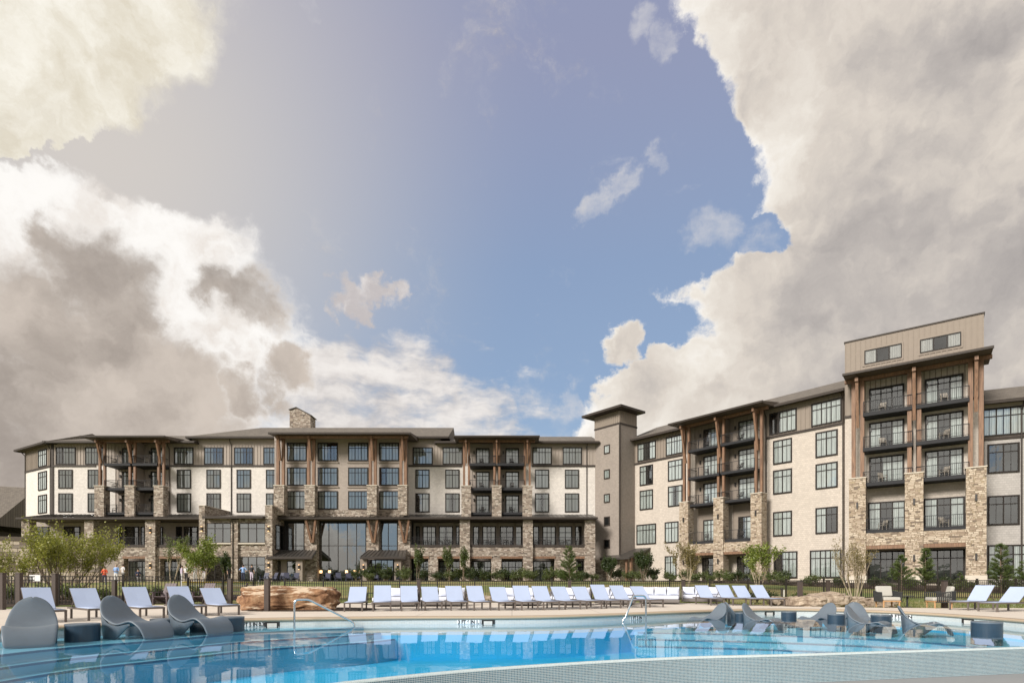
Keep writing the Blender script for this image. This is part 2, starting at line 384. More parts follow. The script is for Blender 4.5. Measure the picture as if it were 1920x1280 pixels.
mat_fabric('sling', (.43, .515, .71)); mat_fabric('cushion', (.66, .70, .82), 60); mat_fabric('cushion_grey', (.47, .46, .42), 60)
plain('lounger_frame', (.125, .105, .095), .5, .1, 8)
plain('daybed_frame', (.16, .145, .14), .6, .15, 14)
plain('rope_dark', (.035, .037, .038), .8, .3, 40, bmp=.004)
plain('teak', (.46, .27, .13), .6, .25, 12)
plain('adirondack', (.105, .078, .088), .55, .15, 7)
plain('adirondack_navy', (.050, .055, .095), .55, .15, 7)
plain('resin', (.12, .15, .185), .42, .16, 3)
plain('resin_dark', (.026, .050, .080), .35, .22, 4)
plain('steel', (.62, .63, .65), .18, .05, 8, metal=1.)
plain('iron', (.022, .018, .016), .5, .2, 6)
plain('post_brown', (.065, .048, .042), .55, .15, 6)
plain('white_tile', (.80, .82, .84), .3, .05, 6)
plain('letter_black', (.012, .013, .018), .5, .1)
plain('skin', (.50, .31, .22), .6); plain('hair_dark', (.03, .02, .015), .7); plain('hair_grey', (.33, .27, .22), .7)
for nme, c in dict(cloth_orange=(.75, .13, .06), cloth_blue=(.27, .42, .72), cloth_white=(.68, .67, .70), cloth_black=(.03, .03, .035), cloth_navy=(.04, .05, .10), cloth_lilac=(.60, .52, .66),
                   cloth_grey=(.24, .23, .24), net_yellow=(.75, .55, .08), net_white=(.75, .75, .75)).items(): plain(nme, c, .85, .12, 20)
plain('chair_pale', (.33, .30, .26), .7); plain('chair_dark', (.055, .050, .048), .6)

# ------------------------------------------------------------------ mesh builder
class MB:
    def __init__(s): s.v = []; s.f = []; s.m = []; s.uv = None
    def add(s, vs, fs, mi=0):
        o = len(s.v); s.v += [tuple(x) for x in vs]; s.f += [tuple(i+o for i in f) for f in fs]; s.m += [mi]*len(fs); return s
    def box(s, x0, x1, y0, y1, z0, z1, mi=0):
        return s.add([(x0, y0, z0), (x1, y0, z0), (x1, y1, z0), (x0, y1, z0), (x0, y0, z1), (x1, y0, z1), (x1, y1, z1), (x0, y1, z1)],
                     [(0, 3, 2, 1), (4, 5, 6, 7), (0, 1, 5, 4), (1, 2, 6, 5), (2, 3, 7, 6), (3, 0, 4, 7)], mi)
    def quad(s, a, b, c, d, mi=0): return s.add([a, b, c, d], [(0, 1, 2, 3)], mi)
    def bar(s, p, q, w, h=None, mi=0, side=None):
        p, q = Vector(p), Vector(q); h = h or w; d = (q-p).normalized()
        sd = Vector(side) if side else (Vector((0, 0, 1)) if abs(d.z) < .95 else Vector((0, 1, 0)))
        a = d.cross(sd).normalized()*w/2; b = a.cross(d).normalized()*h/2
        vs = [p-a-b, p+a-b, p+a+b, p-a+b, q-a-b, q+a-b, q+a+b, q-a+b]
        return s.add(vs, [(0, 3, 2, 1), (4, 5, 6, 7), (0, 1, 5, 4), (1, 2, 6, 5), (2, 3, 7, 6), (3, 0, 4, 7)], mi)
    def tube(s, pts, r, n=8, mi=0):
        pts = [Vector(p) for p in pts]; rs = r if hasattr(r, '__len__') else [r]*len(pts); vs = []; fs = []
        prev = None
        for i, p in enumerate(pts):
            d = (pts[min(i+1, len(pts)-1)]-pts[max(i-1, 0)]).normalized()
            a = (prev - d*prev.dot(d)) if prev is not None else d.cross(Vector((.3, .9, .2)))
            a = a.normalized() if a.length > 1e-6 else d.orthogonal().normalized(); prev = a
            b = d.cross(a)
            for k in range(n):
                t = 2*pi*k/n; vs.append(p+(a*cos(t)+b*sin(t))*rs[i])
        for i in range(len(pts)-1):
            for k in range(n): fs.append((i*n+k, i*n+(k+1) % n, (i+1)*n+(k+1) % n, (i+1)*n+k))
        fs.append(tuple(range(n-1, -1, -1))); o = (len(pts)-1)*n; fs.append(tuple(range(o, o+n)))
        return s.add(vs, fs, mi)
    def cyl(s, x, y, z0, z1, r, n=32, mi=0, mt=None, r1=None):
        r1 = r1 or r
        vs = [(x+r*cos(2*pi*k/n), y+r*sin(2*pi*k/n), z0) for k in range(n)]+[(x+r1*cos(2*pi*k/n), y+r1*sin(2*pi*k/n), z1) for k in range(n)]
        s.add(vs, [(k, (k+1) % n, n+(k+1) % n, n+k) for k in range(n)]+[tuple(range(n-1, -1, -1))], mi)
        return s.add(vs[n:], [tuple(range(n))], mi if mt is None else mt)
    def sheet(s, poly, z, mi=0, zf=None):
        tris = tessellate_polygon([[Vector((x, y, 0)) for x, y in poly]])
        vs = [(x, y, zf(x, y) if zf else z) for x, y in poly]; fs = []
        for t in tris:
            a, b, c = (Vector(vs[i]) for i in t)
            fs.append(t if (b-a).cross(c-a).z > 0 else (t[0], t[2], t[1]))
        return s.add(vs, fs, mi)
    def skirt(s, poly, z0, z1, mi=0, closed=True):
        n = len(poly); vs = [(x, y, z0) for x, y in poly]+[(x, y, z1) for x, y in poly]
        return s.add(vs, [(i, (i+1) % n, n+(i+1) % n, n+i) for i in range(n if closed else n-1)], mi)
    def mesh(s, name, mats, smooth=False):
        me = bpy.data.meshes.new(name); me.from_pydata(s.v, [], s.f)
        for m in (mats if isinstance(mats, (list, tuple)) else [mats]): me.materials.append(MATS[m])
        if len(set(s.m)) > 1: me.polygons.foreach_set('material_index', s.m)
        if smooth: me.polygons.foreach_set('use_smooth', [True]*len(s.f))
        if s.uv:
            l = me.uv_layers.new(name='UVMap')
            for poly in me.polygons:
                for li in poly.loop_indices: l.data[li].uv = s.uv[me.loops[li].vertex_index]
        me.update(); return me
    def build(s, name, mats, parent=None, M=None, smooth=False, bevel=0., seg=2, kind=None):
        o = bpy.data.objects.new(name, s.mesh(name, mats, smooth)); COL.objects.link(o)
        put(o, parent, M)
        if bevel: mod = o.modifiers.new('bevel', 'BEVEL'); mod.width = bevel; mod.segments = seg; mod.limit_method = 'ANGLE'
        if kind: o['kind'] = kind
        return o
def put(o, parent=None, M=None):
    if parent is not None: o.parent = parent
    if M is not None: o.matrix_basis = M
def link(name, me, parent=None, M=None):
    o = bpy.data.objects.new(name, me); COL.objects.link(o); put(o, parent, M); return o
def thing(name, label, cat, M=None, group=None):
    o = bpy.data.objects.new(name, None); COL.objects.link(o); o.empty_display_size = .2
    o['label'] = label; o['category'] = cat
    if group: o['group'] = group
    if M is not None: o.matrix_basis = M
    return o
def tag(o, label, cat, group=None):
    o['label'] = label; o['category'] = cat
    if group: o['group'] = group
    return o
def struct(o): o['kind'] = 'structure'; return o
def at(x, y, z=0., rz=0.): return Matrix.Translation((x, y, z)) @ Matrix.Rotation(rz, 4, 'Z')
def copy_tree(o, parent=None, M=None):
    c = o.copy(); COL.objects.link(c)
    if parent is not None: c.parent = parent
    if M is not None: c.matrix_basis = M
    for ch in list(o.children): copy_tree(ch, c)
    return c
ORD = ['first', 'second', 'third', 'fourth', 'fifth', 'sixth', 'seventh', 'eighth', 'ninth', 'tenth', 'eleventh', 'twelfth', 'thirteenth', 'fourteenth', 'fifteenth',
       'sixteenth', 'seventeenth', 'eighteenth', 'nineteenth', 'twentieth']
def gp(px, py, z=0.):           # point on the level z seen at a measured position
    d = FPX*(CAM_Z-z)/(py-HZ); return ((px-960)/FPX*d, d)
def pd(px, d): return (px-960)/FPX*d
def cr(pts, n=8):               # Catmull-Rom through points
    out = []
    for i in range(len(pts)-1):
        p0, p1, p2, p3 = (Vector((*pts[max(0, min(len(pts)-1, k))], 0)) for k in (i-1, i, i+1, i+2))
        for j in range(n):
            t = j/n
            q = .5*((2*p1)+(p2-p0)*t+(2*p0-5*p1+4*p2-p3)*t*t+(3*p1-p0-3*p2+p3)*t**3); out.append((q.x, q.y))
    out.append(tuple(pts[-1])); return out
def offs(poly, d):              # shift an open polyline to its right-hand side
    out = []
    for i, p in enumerate(poly):
        a = poly[max(0, i-1)]; b = poly[min(len(poly)-1, i+1)]; dx, dy = b[0]-a[0], b[1]-a[1]; l = sqrt(dx*dx+dy*dy) or 1
        out.append((p[0]+dy/l*d, p[1]-dx/l*d))
    return out
def smooth(t): t = max(0., min(1., t)); return t*t*(3-2*t)
def interp(x, tab):
    if x <= tab[0][0]: return tab[0][1]
    for (a, b), (c, d) in zip(tab, tab[1:]):
        if x <= c: return b+(d-b)*(x-a)/(c-a)
    return tab[-1][1]

# ------------------------------------------------------------------ the setting: ground, deck, pool
WATER = -.22; LOW = -.74; FLOOR = -1.30
FAR = cr([(-14.8, 7.5), (-13.2, 10.3), (-11.5, 12.9), (-9.8, 14.9), (-7.8, 16.3), (-4, 17.2), (0, 17.5), (2, 18.05), (4.05, 19.2), (6.9, 20.9), (10.2, 22.2), (12.6, 21.4), (13.8, 20.0), (14.3, 17.6), (14.3, 15.2), (14.6, 12.8)], 8)
WEIR = cr([(x*.957, y*.957) for x, y in [(15.2, 12.9), (10.6, 11.82), (7.31, 11.12), (5.88, 10.8), (4.75, 10.58), (3.42, 10.36), (2.19, 10.0), (.89, 9.52), (-.66, 8.82), (-1.81, 8.08), (-2.6, 7.45), (-4.2, 6.0), (-7, 4.0), (-11, 3.4), (-15.4, 5.2)]], 8)
OUTER = [(-30, 20.2), (-20.6, 21.2), (-18.8, 24.8), (-14, 26.4), (-10, 27.4), (-6, 28.2), (4, 28.6), (9.5, 28.0), (12.2, 24.6), (15.5, 23.2), (20, 23.0), (24, 22.2), (32, 21.5)]
def gz(x, y):
    z = -.10 + 1.10*smooth((y-31)/30.)
    z += .10*smooth((-x-9)/7.)*smooth((y-17)/6.)*(1-smooth((y-40)/20.))
    return z
def ground():
    xs = [-4000, -1200, -500, -250, -140, -90]+[-62+.8*i for i in range(0, 160)]+[80, 110, 160, 300, 600, 1300, 4000]
    ys = [-4000, -1200, -400, -150, -60, -25]+[-16+.8*i for i in range(0, 145)]+[115, 140, 200, 350, 700, 1500, 4000]
    mb = MB(); nx = len(xs)
    for y in ys:
        for x in xs:
            z = gz(x, y)
            if y < 5: z = LOW-.06
            if -28.5 < x < 28.5 and -13 < y < interp(x, OUTER)-.9: z = -2.4
            elif y > 5 and y < 19: z = LOW-.06+(gz(x, y)-LOW)*smooth((y-5)/14)
            mb.v.append((x, y, z))
    for j in range(len(ys)-1):
        for i in range(nx-1): mb.f.append((j*nx+i, j*nx+i+1, (j+1)*nx+i+1, (j+1)*nx+i)); mb.m.append(0)
    struct(mb.build('ground', 'lawn', smooth=True))
ground()
def setting():
    edge = offs(FAR, -.28)                       # back line of the coping
    outer = cr(OUTER, 5)
    deck_poly = [(-30, 7.5)]+outer+[(32, 12.8)]+edge[::-1]
    mb = MB(); mb.sheet(deck_poly, 0.); mb.skirt(deck_poly, -1.0, 0.)
    struct(mb.build('pool_deck', 'deck_concrete'))
    # coping: rounded nose over the pool
    prof = [(-.28, -.10), (-.28, .012), (.0, .012), (.035, .004), (.055, -.015), (.06, -.035), (.05, -.065), (.02, -.085), (.0, -.09), (.0, -.10)]
    mb = MB(); rows = [offs(FAR, d) for d, z in prof]; n = len(FAR)
    for (d, z), r in zip(prof, rows): mb.v += [(x, y, z) for x, y in r]
    for k in range(len(prof)-1):
        for i in range(n-1): mb.f.append((k*n+i, k*n+i+1, (k+1)*n+i+1, (k+1)*n+i)); mb.m.append(0)
    struct(mb.build('pool_coping', 'coping_stone', smooth=True))
    # pool wall with a tile band, UV in metres
    mb = MB(); mb.uv = []; s = 0.; zs = [-.09, -.55, FLOOR-.02]
    for i, (x, y) in enumerate(FAR):
        if i: s += sqrt((x-FAR[i-1][0])**2+(y-FAR[i-1][1])**2)
        for z in zs: mb.v.append((x, y, z)); mb.uv.append((s, z))
    for i in range(n-1):
        for k in range(2): mb.f.append((i*3+k+1, i*3+4+k, i*3+3+k, i*3+k)); mb.m.append(k)
    struct(mb.build('pool_wall', ['band_tile', 'pool_plaster'], smooth=True))
    inner = offs(WEIR, .085)
    poolpoly = FAR+inner
    mb = MB(); mb.sheet(offs(FAR, -.05)+offs(WEIR, .04), FLOOR); struct(mb.build('pool_floor', 'pool_plaster'))
    # weir wall: mosaic outside, pale lip on top
    mb = MB(); mb.uv = []; s = 0.; n = len(WEIR)
    prof = [(0, LOW-.3, 0), (0, WATER-.03, 0), (.012, WATER-.006, 1), (.03, WATER+.001, 1), (.075, WATER+.001, 1), (.085, WATER-.01, 1), (.085, FLOOR, 1)]
    rows = [offs(WEIR, d) for d, z, m in prof]
    acc = [0.]
    for a, b in zip(WEIR, WEIR[1:]): acc.append(acc[-1]+sqrt((a[0]-b[0])**2+(a[1]-b[1])**2))
    w = 0.; lz = None
    for k, ((d, z, m), r) in enumerate(zip(prof, rows)):
        if k: w += sqrt((d-prof[k-1][0])**2+(z-prof[k-1][1])**2)
        for i, (x, y) in enumerate(r): mb.v.append((x, y, z)); mb.uv.append((acc[i], w))
    for k in range(len(prof)-1):
        for i in range(n-1): mb.f.append((k*n+i+1, k*n+i, (k+1)*n+i, (k+1)*n+i+1)); mb.m.append(prof[k+1][2])
    struct(mb.build('infinity_edge_wall', ['mosaic', 'mosaic_lip']))
    # paving in front, below the weir
    front = [(-32, -16), (32, -16), (32, 12.9)]+offs(WEIR, .04)+[(-14.8, 7.5), (-32, 7.5)]
    mb = MB(); mb.sheet(front, LOW); struct(mb.build('lower_paving', 'paving_grey'))
    # shelves and steps
    LS = cr([(-9.75, 6.5), (-9.7, 9), (-9.5, 10.8), (-9.1, 11.9), (-8.5, 12.8), (-7.9, 13.7), (-7.2, 14.8), (-6.2, 15.7), (-5.2, 16.35), (-4.4, 17.2), (-4.2, 17.6)], 6)
    RS = cr([(4.2, 19.0), (5.6, 18.7), (7.6, 18.2), (9.6, 17.4), (11.0, 16.6), (12.0, 15.2), (12.4, 13.6), (12.6, 12.0)], 6)
    def shelf(line, close, nm, side, z0):
        for k, (z, nmz) in enumerate(((z0, nm), (z0-.19, 'pool_step'), (z0-.38, 'pool_step'))):
            ln = offs(line, side*.36*k)
            poly = ln+close
            mb = MB(); mb.sheet(poly, z-.0005*k, 0); mb.skirt(poly, FLOOR, z-.0005*k, 0)
            # dark nosing line along the step edge
            a = ln; b = offs(line, side*(.36*k-.05)); m = len(a)
            mb.add([(x, y, z+.004) for x, y in a]+[(x, y, z+.004) for x, y in b], [(i, i+1, m+i+1, m+i) for i in range(m-1)], 1)
            mb.add([(x, y, z+.004) for x, y in a]+[(x, y, z-.04) for x, y in offs(line, side*(.36*k+.004))], [(i, i+1, m+i+1, m+i) for i in range(m-1)], 1)
            struct(mb.build(nmz, ['shelf_plaster', 'step_edge']))
    shelf(LS, [(-4.4, 17.9), (-8.2, 16.9), (-10.6, 15.2), (-12.3, 13), (-15, 10), (-15.5, 6.5)], 'pool_shelf', 1, WATER-.06)
    shelf(RS, [(14.9, 12.0), (15, 17), (14.2, 20.6), (12.6, 22), (10.2, 23), (6.5, 21.3), (4.0, 19.8)], 'pool_shelf', 1, WATER-.40)
    # water: closed body
    mb = MB(); wp = offs(FAR, -.04)+offs(WEIR, .06)
    mb.sheet(wp, WATER); k = len(mb.f); mb.sheet(wp, FLOOR-.05)
    mb.f = mb.f[:k]+[tuple(reversed(f)) for f in mb.f[k:]]
    mb.skirt(wp[::-1], FLOOR-.05, WATER)
    o = mb.build('water', 'water'); struct(o)
    bm = bmesh.new(); bm.from_mesh(o.data); bmesh.ops.remove_doubles(bm, verts=bm.verts, dist=1e-5); bmesh.ops.recalc_face_normals(bm, faces=bm.faces); bm.to_mesh(o.data); bm.free()
    # mulch beds
    def bed(name, line_f, line_b, lift=.03):
        mb = MB(); poly = line_f+line_b[::-1]; n = len(line_f); st = 6
        for (a, b) in zip(line_f, line_b):
            for j in range(st+1):
                t = j/st; x = a[0]+(b[0]-a[0])*t; y = a[1]+(b[1]-a[1])*t
                mb.v.append((x, y, gz(x, y)+lift*(.35 if j in (0, st) else 1)+.04*noise.noise((x*.9, y*.9, 3))*(0 if j in (0, st) else 1)))
        for i in range(n-1):
            for j in range(st): mb.f.append((i*(st+1)+j, (i+1)*(st+1)+j, (i+1)*(st+1)+j+1, i*(st+1)+j+1)); mb.m.append(0)
        struct(mb.build(name, 'mulch', smooth=True))
    bed('planting_bed', cr([(-19, 65.5), (-8, 66), (0, 66), (8, 65), (12, 62), (16, 59), (21, 54), (27, 47.5), (33, 42), (42, 38.5), (52, 35)], 6), cr([(-19, 73), (-8, 73), (0, 73), (10, 73), (14, 71), (18, 68), (24, 62), (31, 55), (38, 49), (47, 45), (57, 41)], 6), .12)
    bed('planting_bed', cr([(-34, 21.5), (-26, 21.9), (-21.5, 22.6), (-19.5, 26.2), (-16.5, 27.4)], 6), cr([(-40, 38), (-32, 37), (-27, 37), (-22, 38), (-16.5, 38)], 6), .06)
    mb = MB(); c = [(-9.6, 20.6), (-8.5, 20.4), (-6.8, 20.45), (-5.6, 20.9), (-5.2, 21.7), (-5.6, 22.6), (-7, 23.2), (-9, 23.2), (-10.2, 22.3), (-9.6, 20.6)]
    mb.sheet(cr(c, 5)[:-1], .018); struct(mb.build('planting_bed', 'mulch'))
setting()

# wooded ridge beyond the paving, behind the photographer: it shows only as the dark band in the window glass
def ridge():
    mb = MB(); n = 90; rows = [(0, 0.), (8, .55), (20, 1.), (60, .9)]
    for i in range(n+1):
        a = pi+pi*i/n*1.0; 
        for dr, f in rows:
            r = 190+dr; x, y = cos(a)*r*1.3, sin(a)*r
            mb.v.append((x, y, LOW+f*(9+5*noise.noise((i*.23, 1.7, 0))+2.2*noise.noise((i*.9, 4.7, dr*.1)))))
    k = len(rows)
    for i in range(n):
        for j in range(k-1): mb.f.append((i*k+j, i*k+j+1, (i+1)*k+j+1, (i+1)*k+j)); mb.m.append(0)
    o = mb.build('wooded_hills', 'woods'); struct(o)
plain('woods', (.035, .048, .018), .95, .5, .15, bmp=.5)
ridge()

# ------------------------------------------------------------------ the hotel
class Sec:      # a straight stretch of facade: u along it to the right, w towards the pool, h above eye level
    def __init__(s, ox, oy, th):
        t = radians(th); s.o = (ox, oy); s.d = (cos(t), -sin(t)); s.nv = (-sin(t), -cos(t))
        s.M = Matrix.Translation((ox, oy, CAM_Z)) @ Matrix.Rotation(-t, 4, 'Z')
    def u(s, px, w=0.):
        k = (px-960)/FPX; X = s.o[0]+w*s.nv[0]; Y = s.o[1]+w*s.nv[1]
        return (k*Y-X)/(s.d[0]-k*s.d[1])
    def depth(s, u, w=0.): return s.o[1]+u*s.d[1]+w*s.nv[1]
    def h(s, px, py, w=0.): return (HZ-py)/FPX*s.depth(s.u(px, w), w)
    def pt(s, u, w, h): return s.M @ Vector((u, -w, h))
SC = Sec(0, 77, 0); SL = Sec(-69.7, 81.45, 31); SA = Sec(16.1, 76, 50.6); ST = Sec(31.9, 54.5, 36.5); SR = Sec(41.2, 49.7, 24)
TOWER = Sec(11.2, 77.05, 50.6)

hotel = thing('hotel_building', 'long five-storey resort hotel with stone piers, cream shingle walls and timber balcony posts', 'building', at(0, 77, 1.0))
HI = Matrix.Translation((0, -77, -1.0))
def H(name, mb, mats, sec, **kw): return mb.build(name, mats, hotel, HI @ sec.M, **kw)
def hbox(name, sec, u0, u1, w0, w1, h0, h1, mat, **kw):
    return H(name, MB().box(u0, u1, -max(w0, w1), -min(w0, w1), h0, h1), mat, sec, **kw)

WCACHE = {}
def cached(key, fn):
    if key not in WCACHE: WCACHE[key] = fn()
    return WCACHE[key]
def window(sec, u0, u1, h0, h1, w=0., cols=2, transom=.27, curtain=None, glass='window_glass', muntin=True, name='window', frame='window_frame', cas=.13, matrix=None, parent=None):
    wd, ht = round(u1-u0, 1), round(h1-h0, 2)
    if matrix is None: RECT.setdefault(id(sec), []).append((u0, u0+wd, h0, h0+ht))
    cw = (wd-2*cas-(cols-1)*.09)/cols; zt = cas+(ht-2*cas)*(1-transom) if transom else ht-cas
    def mk():
        mb = MB(); d = .10
        mb.box(0, cas, -d, 0, 0, ht); mb.box(wd-cas, wd, -d, 0, 0, ht); mb.box(cas, wd-cas, -d, 0, 0, cas); mb.box(cas, wd-cas, -d, 0, ht-cas, ht)
        for c in range(1, cols):
            x = cas+c*cw+(c-1)*.09; mb.box(x, x+.09, -d+.012, -.01, cas, ht-cas)
        for c in range(cols):
            x = cas+c*(cw+.09)
            if transom: mb.box(x, x+cw, -d+.016, -.01, zt-.04, zt+.04)
            if muntin and cw > .5: mb.box(x+cw/2-.014, x+cw/2+.014, -d+.024, -.03, cas, ht-cas)
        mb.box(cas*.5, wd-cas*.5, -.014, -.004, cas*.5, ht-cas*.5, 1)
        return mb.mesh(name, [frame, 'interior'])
    key = (wd, ht, cols, transom, muntin, frame, cas)
    fr = link(name, cached(('w',)+key, mk), hotel if parent is None else parent, (HI @ sec.M @ Matrix.Translation((u0, -w, h0))) if matrix is None else matrix)
    for c in range(cols):
        x = cas+c*(cw+.09)
        for (a, b) in (((cas, zt-.04), (zt+.04, ht-cas)) if transom else ((cas, ht-cas),)):
            pw, ph = round(cw, 3), round(b-a, 3)
            me = cached(('p', pw, ph, glass), lambda: MB().quad((0, 0, 0), (pw, 0, 0), (pw, 0, ph), (0, 0, ph)).mesh('pane', glass))
            link('pane', me, fr, Matrix.Translation((x, -.055, a)) @ Matrix.Rotation(R.uniform(-.006, .006), 4, 'Z') @ Matrix.Rotation(R.uniform(-.005, .005), 4, 'X'))
    if curtain is None: curtain = R.choice('FFFFFFHLR')
    if curtain != 'N':
        iw = wd-2*cas
        spans = {'F': [(0, iw*.48), (iw*.52, iw)], 'H': [(0, iw*.3), (iw*.7, iw)], 'L': [(0, iw*.45)], 'R': [(iw*.4, iw)]}[curtain]
        def mc():
            mb = MB()
            for a, b in spans:
                n = max(4, int((b-a)/.07)); z0, z1 = .03, ht-2*cas-.02
                vs = [(a+(b-a)*i/n, .012*(-1 if i % 2 else 1), z) for i in range(n+1) for z in (z0, z1)]
                mb.add(vs, [(2*i, 2*i+2, 2*i+3, 2*i+1) for i in range(n)])
            return mb.mesh('curtain', 'curtain')
        link('curtain', cached(('c', wd, ht, curtain, cas), mc), fr, Matrix.Translation((cas, -.032, cas)))
    return fr
ROW = {5: (15.68, 18.02), 4: (12.45, 15.02), 3: (9.25, 11.82), 2: (4.73, 7.37), 1: (.25, 3.1)}
def col_of(sec, px0, px1, rows, cols=2, w=0., shift=0.):
    for r in rows:
        window(sec, sec.u(px0, w), sec.u(px1, w), ROW[r][0]+shift, ROW[r][1]+shift, w, cols)

BATT = []; RECT = {}
def battens(*a): BATT.append(a)
def run_battens():
    for a in BATT:
        sec, u0, u1, h0, h1, w, mat = a[:7]; step = a[7] if len(a) > 7 else .42
        mb = MB(); n = max(1, int(round((u1-u0)/step)))
        for i in range(n+1):
            u = u0+(u1-u0)*i/n; segs = [(h0, h1)]
            for (p, q, r0, r1) in RECT.get(id(sec), []):
                if p-.05 < u < q+.05:
                    segs = [x for lo, hi in segs for x in ((lo, min(hi, r0)), (max(lo, r1), hi)) if x[1]-x[0] > .02]
            for lo, hi in segs: mb.box(u-.035, u+.035, -w-.05, -w+.002, lo, hi)
        H('battens', mb, mat, sec, kind='stuff')
def hip_roof(sec, u0, u1, wf, wb, he, hr, hl=True, hr_=True, name='roof', mat='roof_shingle', inset=None):
    r = inset if inset is not None else (wf-wb)/2; mid = (wf+wb)/2
    a = u0+(r if hl else 0); b = u1-(r if hr_ else 0)
    mb = MB(); v = [(u0, -wf, he), (u1, -wf, he), (u1, -wb, he), (u0, -wb, he), (a, -mid, hr), (b, -mid, hr)]
    mb.add(v, [(0, 1, 5, 4), (1, 2, 5), (2, 3, 4, 5), (3, 0, 4), (3, 2, 1, 0)])
    o = H(name, mb, mat, sec)
    g = MB(); g.box(u0-.05, u1+.05, -wf-.12, -wf+.02, he-.24, he+.02); g.box(u0-.12, u0+.02, -wf, -wb, he-.24, he+.015); g.box(u1-.02, u1+.12, -wf, -wb, he-.24, he+.015)
    sub = link('gutter', g.mesh('gutter', 'trim_dark'), o)
    s = MB(); s.box(u0+.03, u1-.03, -wf+.03, -wb-.03, he-.12, he-.004); link('soffit', s.mesh('soffit', 'soffit'), o)
    return o
def downspout(sec, u, w, h0, h1):
    mb = MB(); mb.tube([(u, -w-.55, h1), (u, -w-.45, h1-.25), (u, -w-.1, h1-.6), (u, -w-.08, h1-1.), (u, -w-.08, h0)], .06, 6)
    H('downspout', mb, 'trim_dark', sec)
def pier(sec, u0, u1, wf, dep, h0, h1, mat='ledge_stone', cap=True, plinth=0.):
    mb = MB().box(u0, u1, -wf, -wf+dep, h0+plinth, h1)
    o = H('stone_pier', mb, mat, sec)
    if cap: link('pier_cap', MB().box(u0-.06, u1+.06, -wf-.06, -wf+dep+.06, h1, h1+.09).mesh('pier_cap', 'limestone'), o)
    if plinth: link('plinth', MB().box(u0-.05, u1+.05, -wf-.05, -wf+dep+.05, h0, h0+plinth).mesh('plinth', 'limestone'), o)
    return o
def railing(sec, u0, u1, w, h, kind='cable', ret=0.):
    mb = MB(); t = 1.02
    mb.box(u0, u1, -w-.03, -w+.03, h+t-.05, h+t); mb.box(u0, u1, -w-.02, -w+.02, h+.08, h+.12)
    n = max(1, round((u1-u0)/1.5))
    for i in range(n+1):
        u = u0+(u1-u0)*i/n; mb.box(u-.025, u+.025, -w-.025, -w+.025, h, h+t-.05)
    if kind == 'cable':
        for k in range(1, 9): mb.box(u0, u1, -w-.006, -w+.006, h+.12+k*.095, h+.132+k*.095)
    else:
        m = int((u1-u0)/.135)
        for i in range(1, m):
            u = u0+(u1-u0)*i/m; mb.box(u-.011, u+.011, -w-.011, -w+.011, h+.12, h+t-.05)
    for s_, u in ((1, u0), (-1, u1)):
        if ret:
            mb.bar((u, -w, h+t-.03), (u, -w+ret, h+t-.03), .05, .05); mb.bar((u, -w, h+.1), (u, -w+ret, h+.1), .04, .04)
            m = int(ret/.2)
            for i in range(1, m): mb.bar((u, -w+ret*i/m, h+.1), (u, -w+ret*i/m, h+t-.03), .018)
    H('railing', mb, 'balcony_steel', sec)
def posts(sec, u0, u1, wf, h0, h1, lean=1, thick=.27, reach=1.1):
    c = (u0+u1)/2; g = (u1-u0)*.26; w = wf-.62
    for s_ in (-1, 1): H('timber_post', MB().box(c+s_*g-thick/2, c+s_*g+thick/2, -w-thick/2, -w+thick/2, h0+.09, h1), 'timber', sec)
    mb = MB(); mb.bar((c, -w-.18, h0+(h1-h0)*.52), (c, -w-reach, h1-.02), thick*.75, thick*.9); H('timber_brace', mb, 'timber', sec)
    mb = MB(); mb.bar((c, -w+.3, h1-.18), (c, -w-reach-.25, h1-.18), thick*.8, .34); H('timber_outrigger', mb, 'timber', sec)
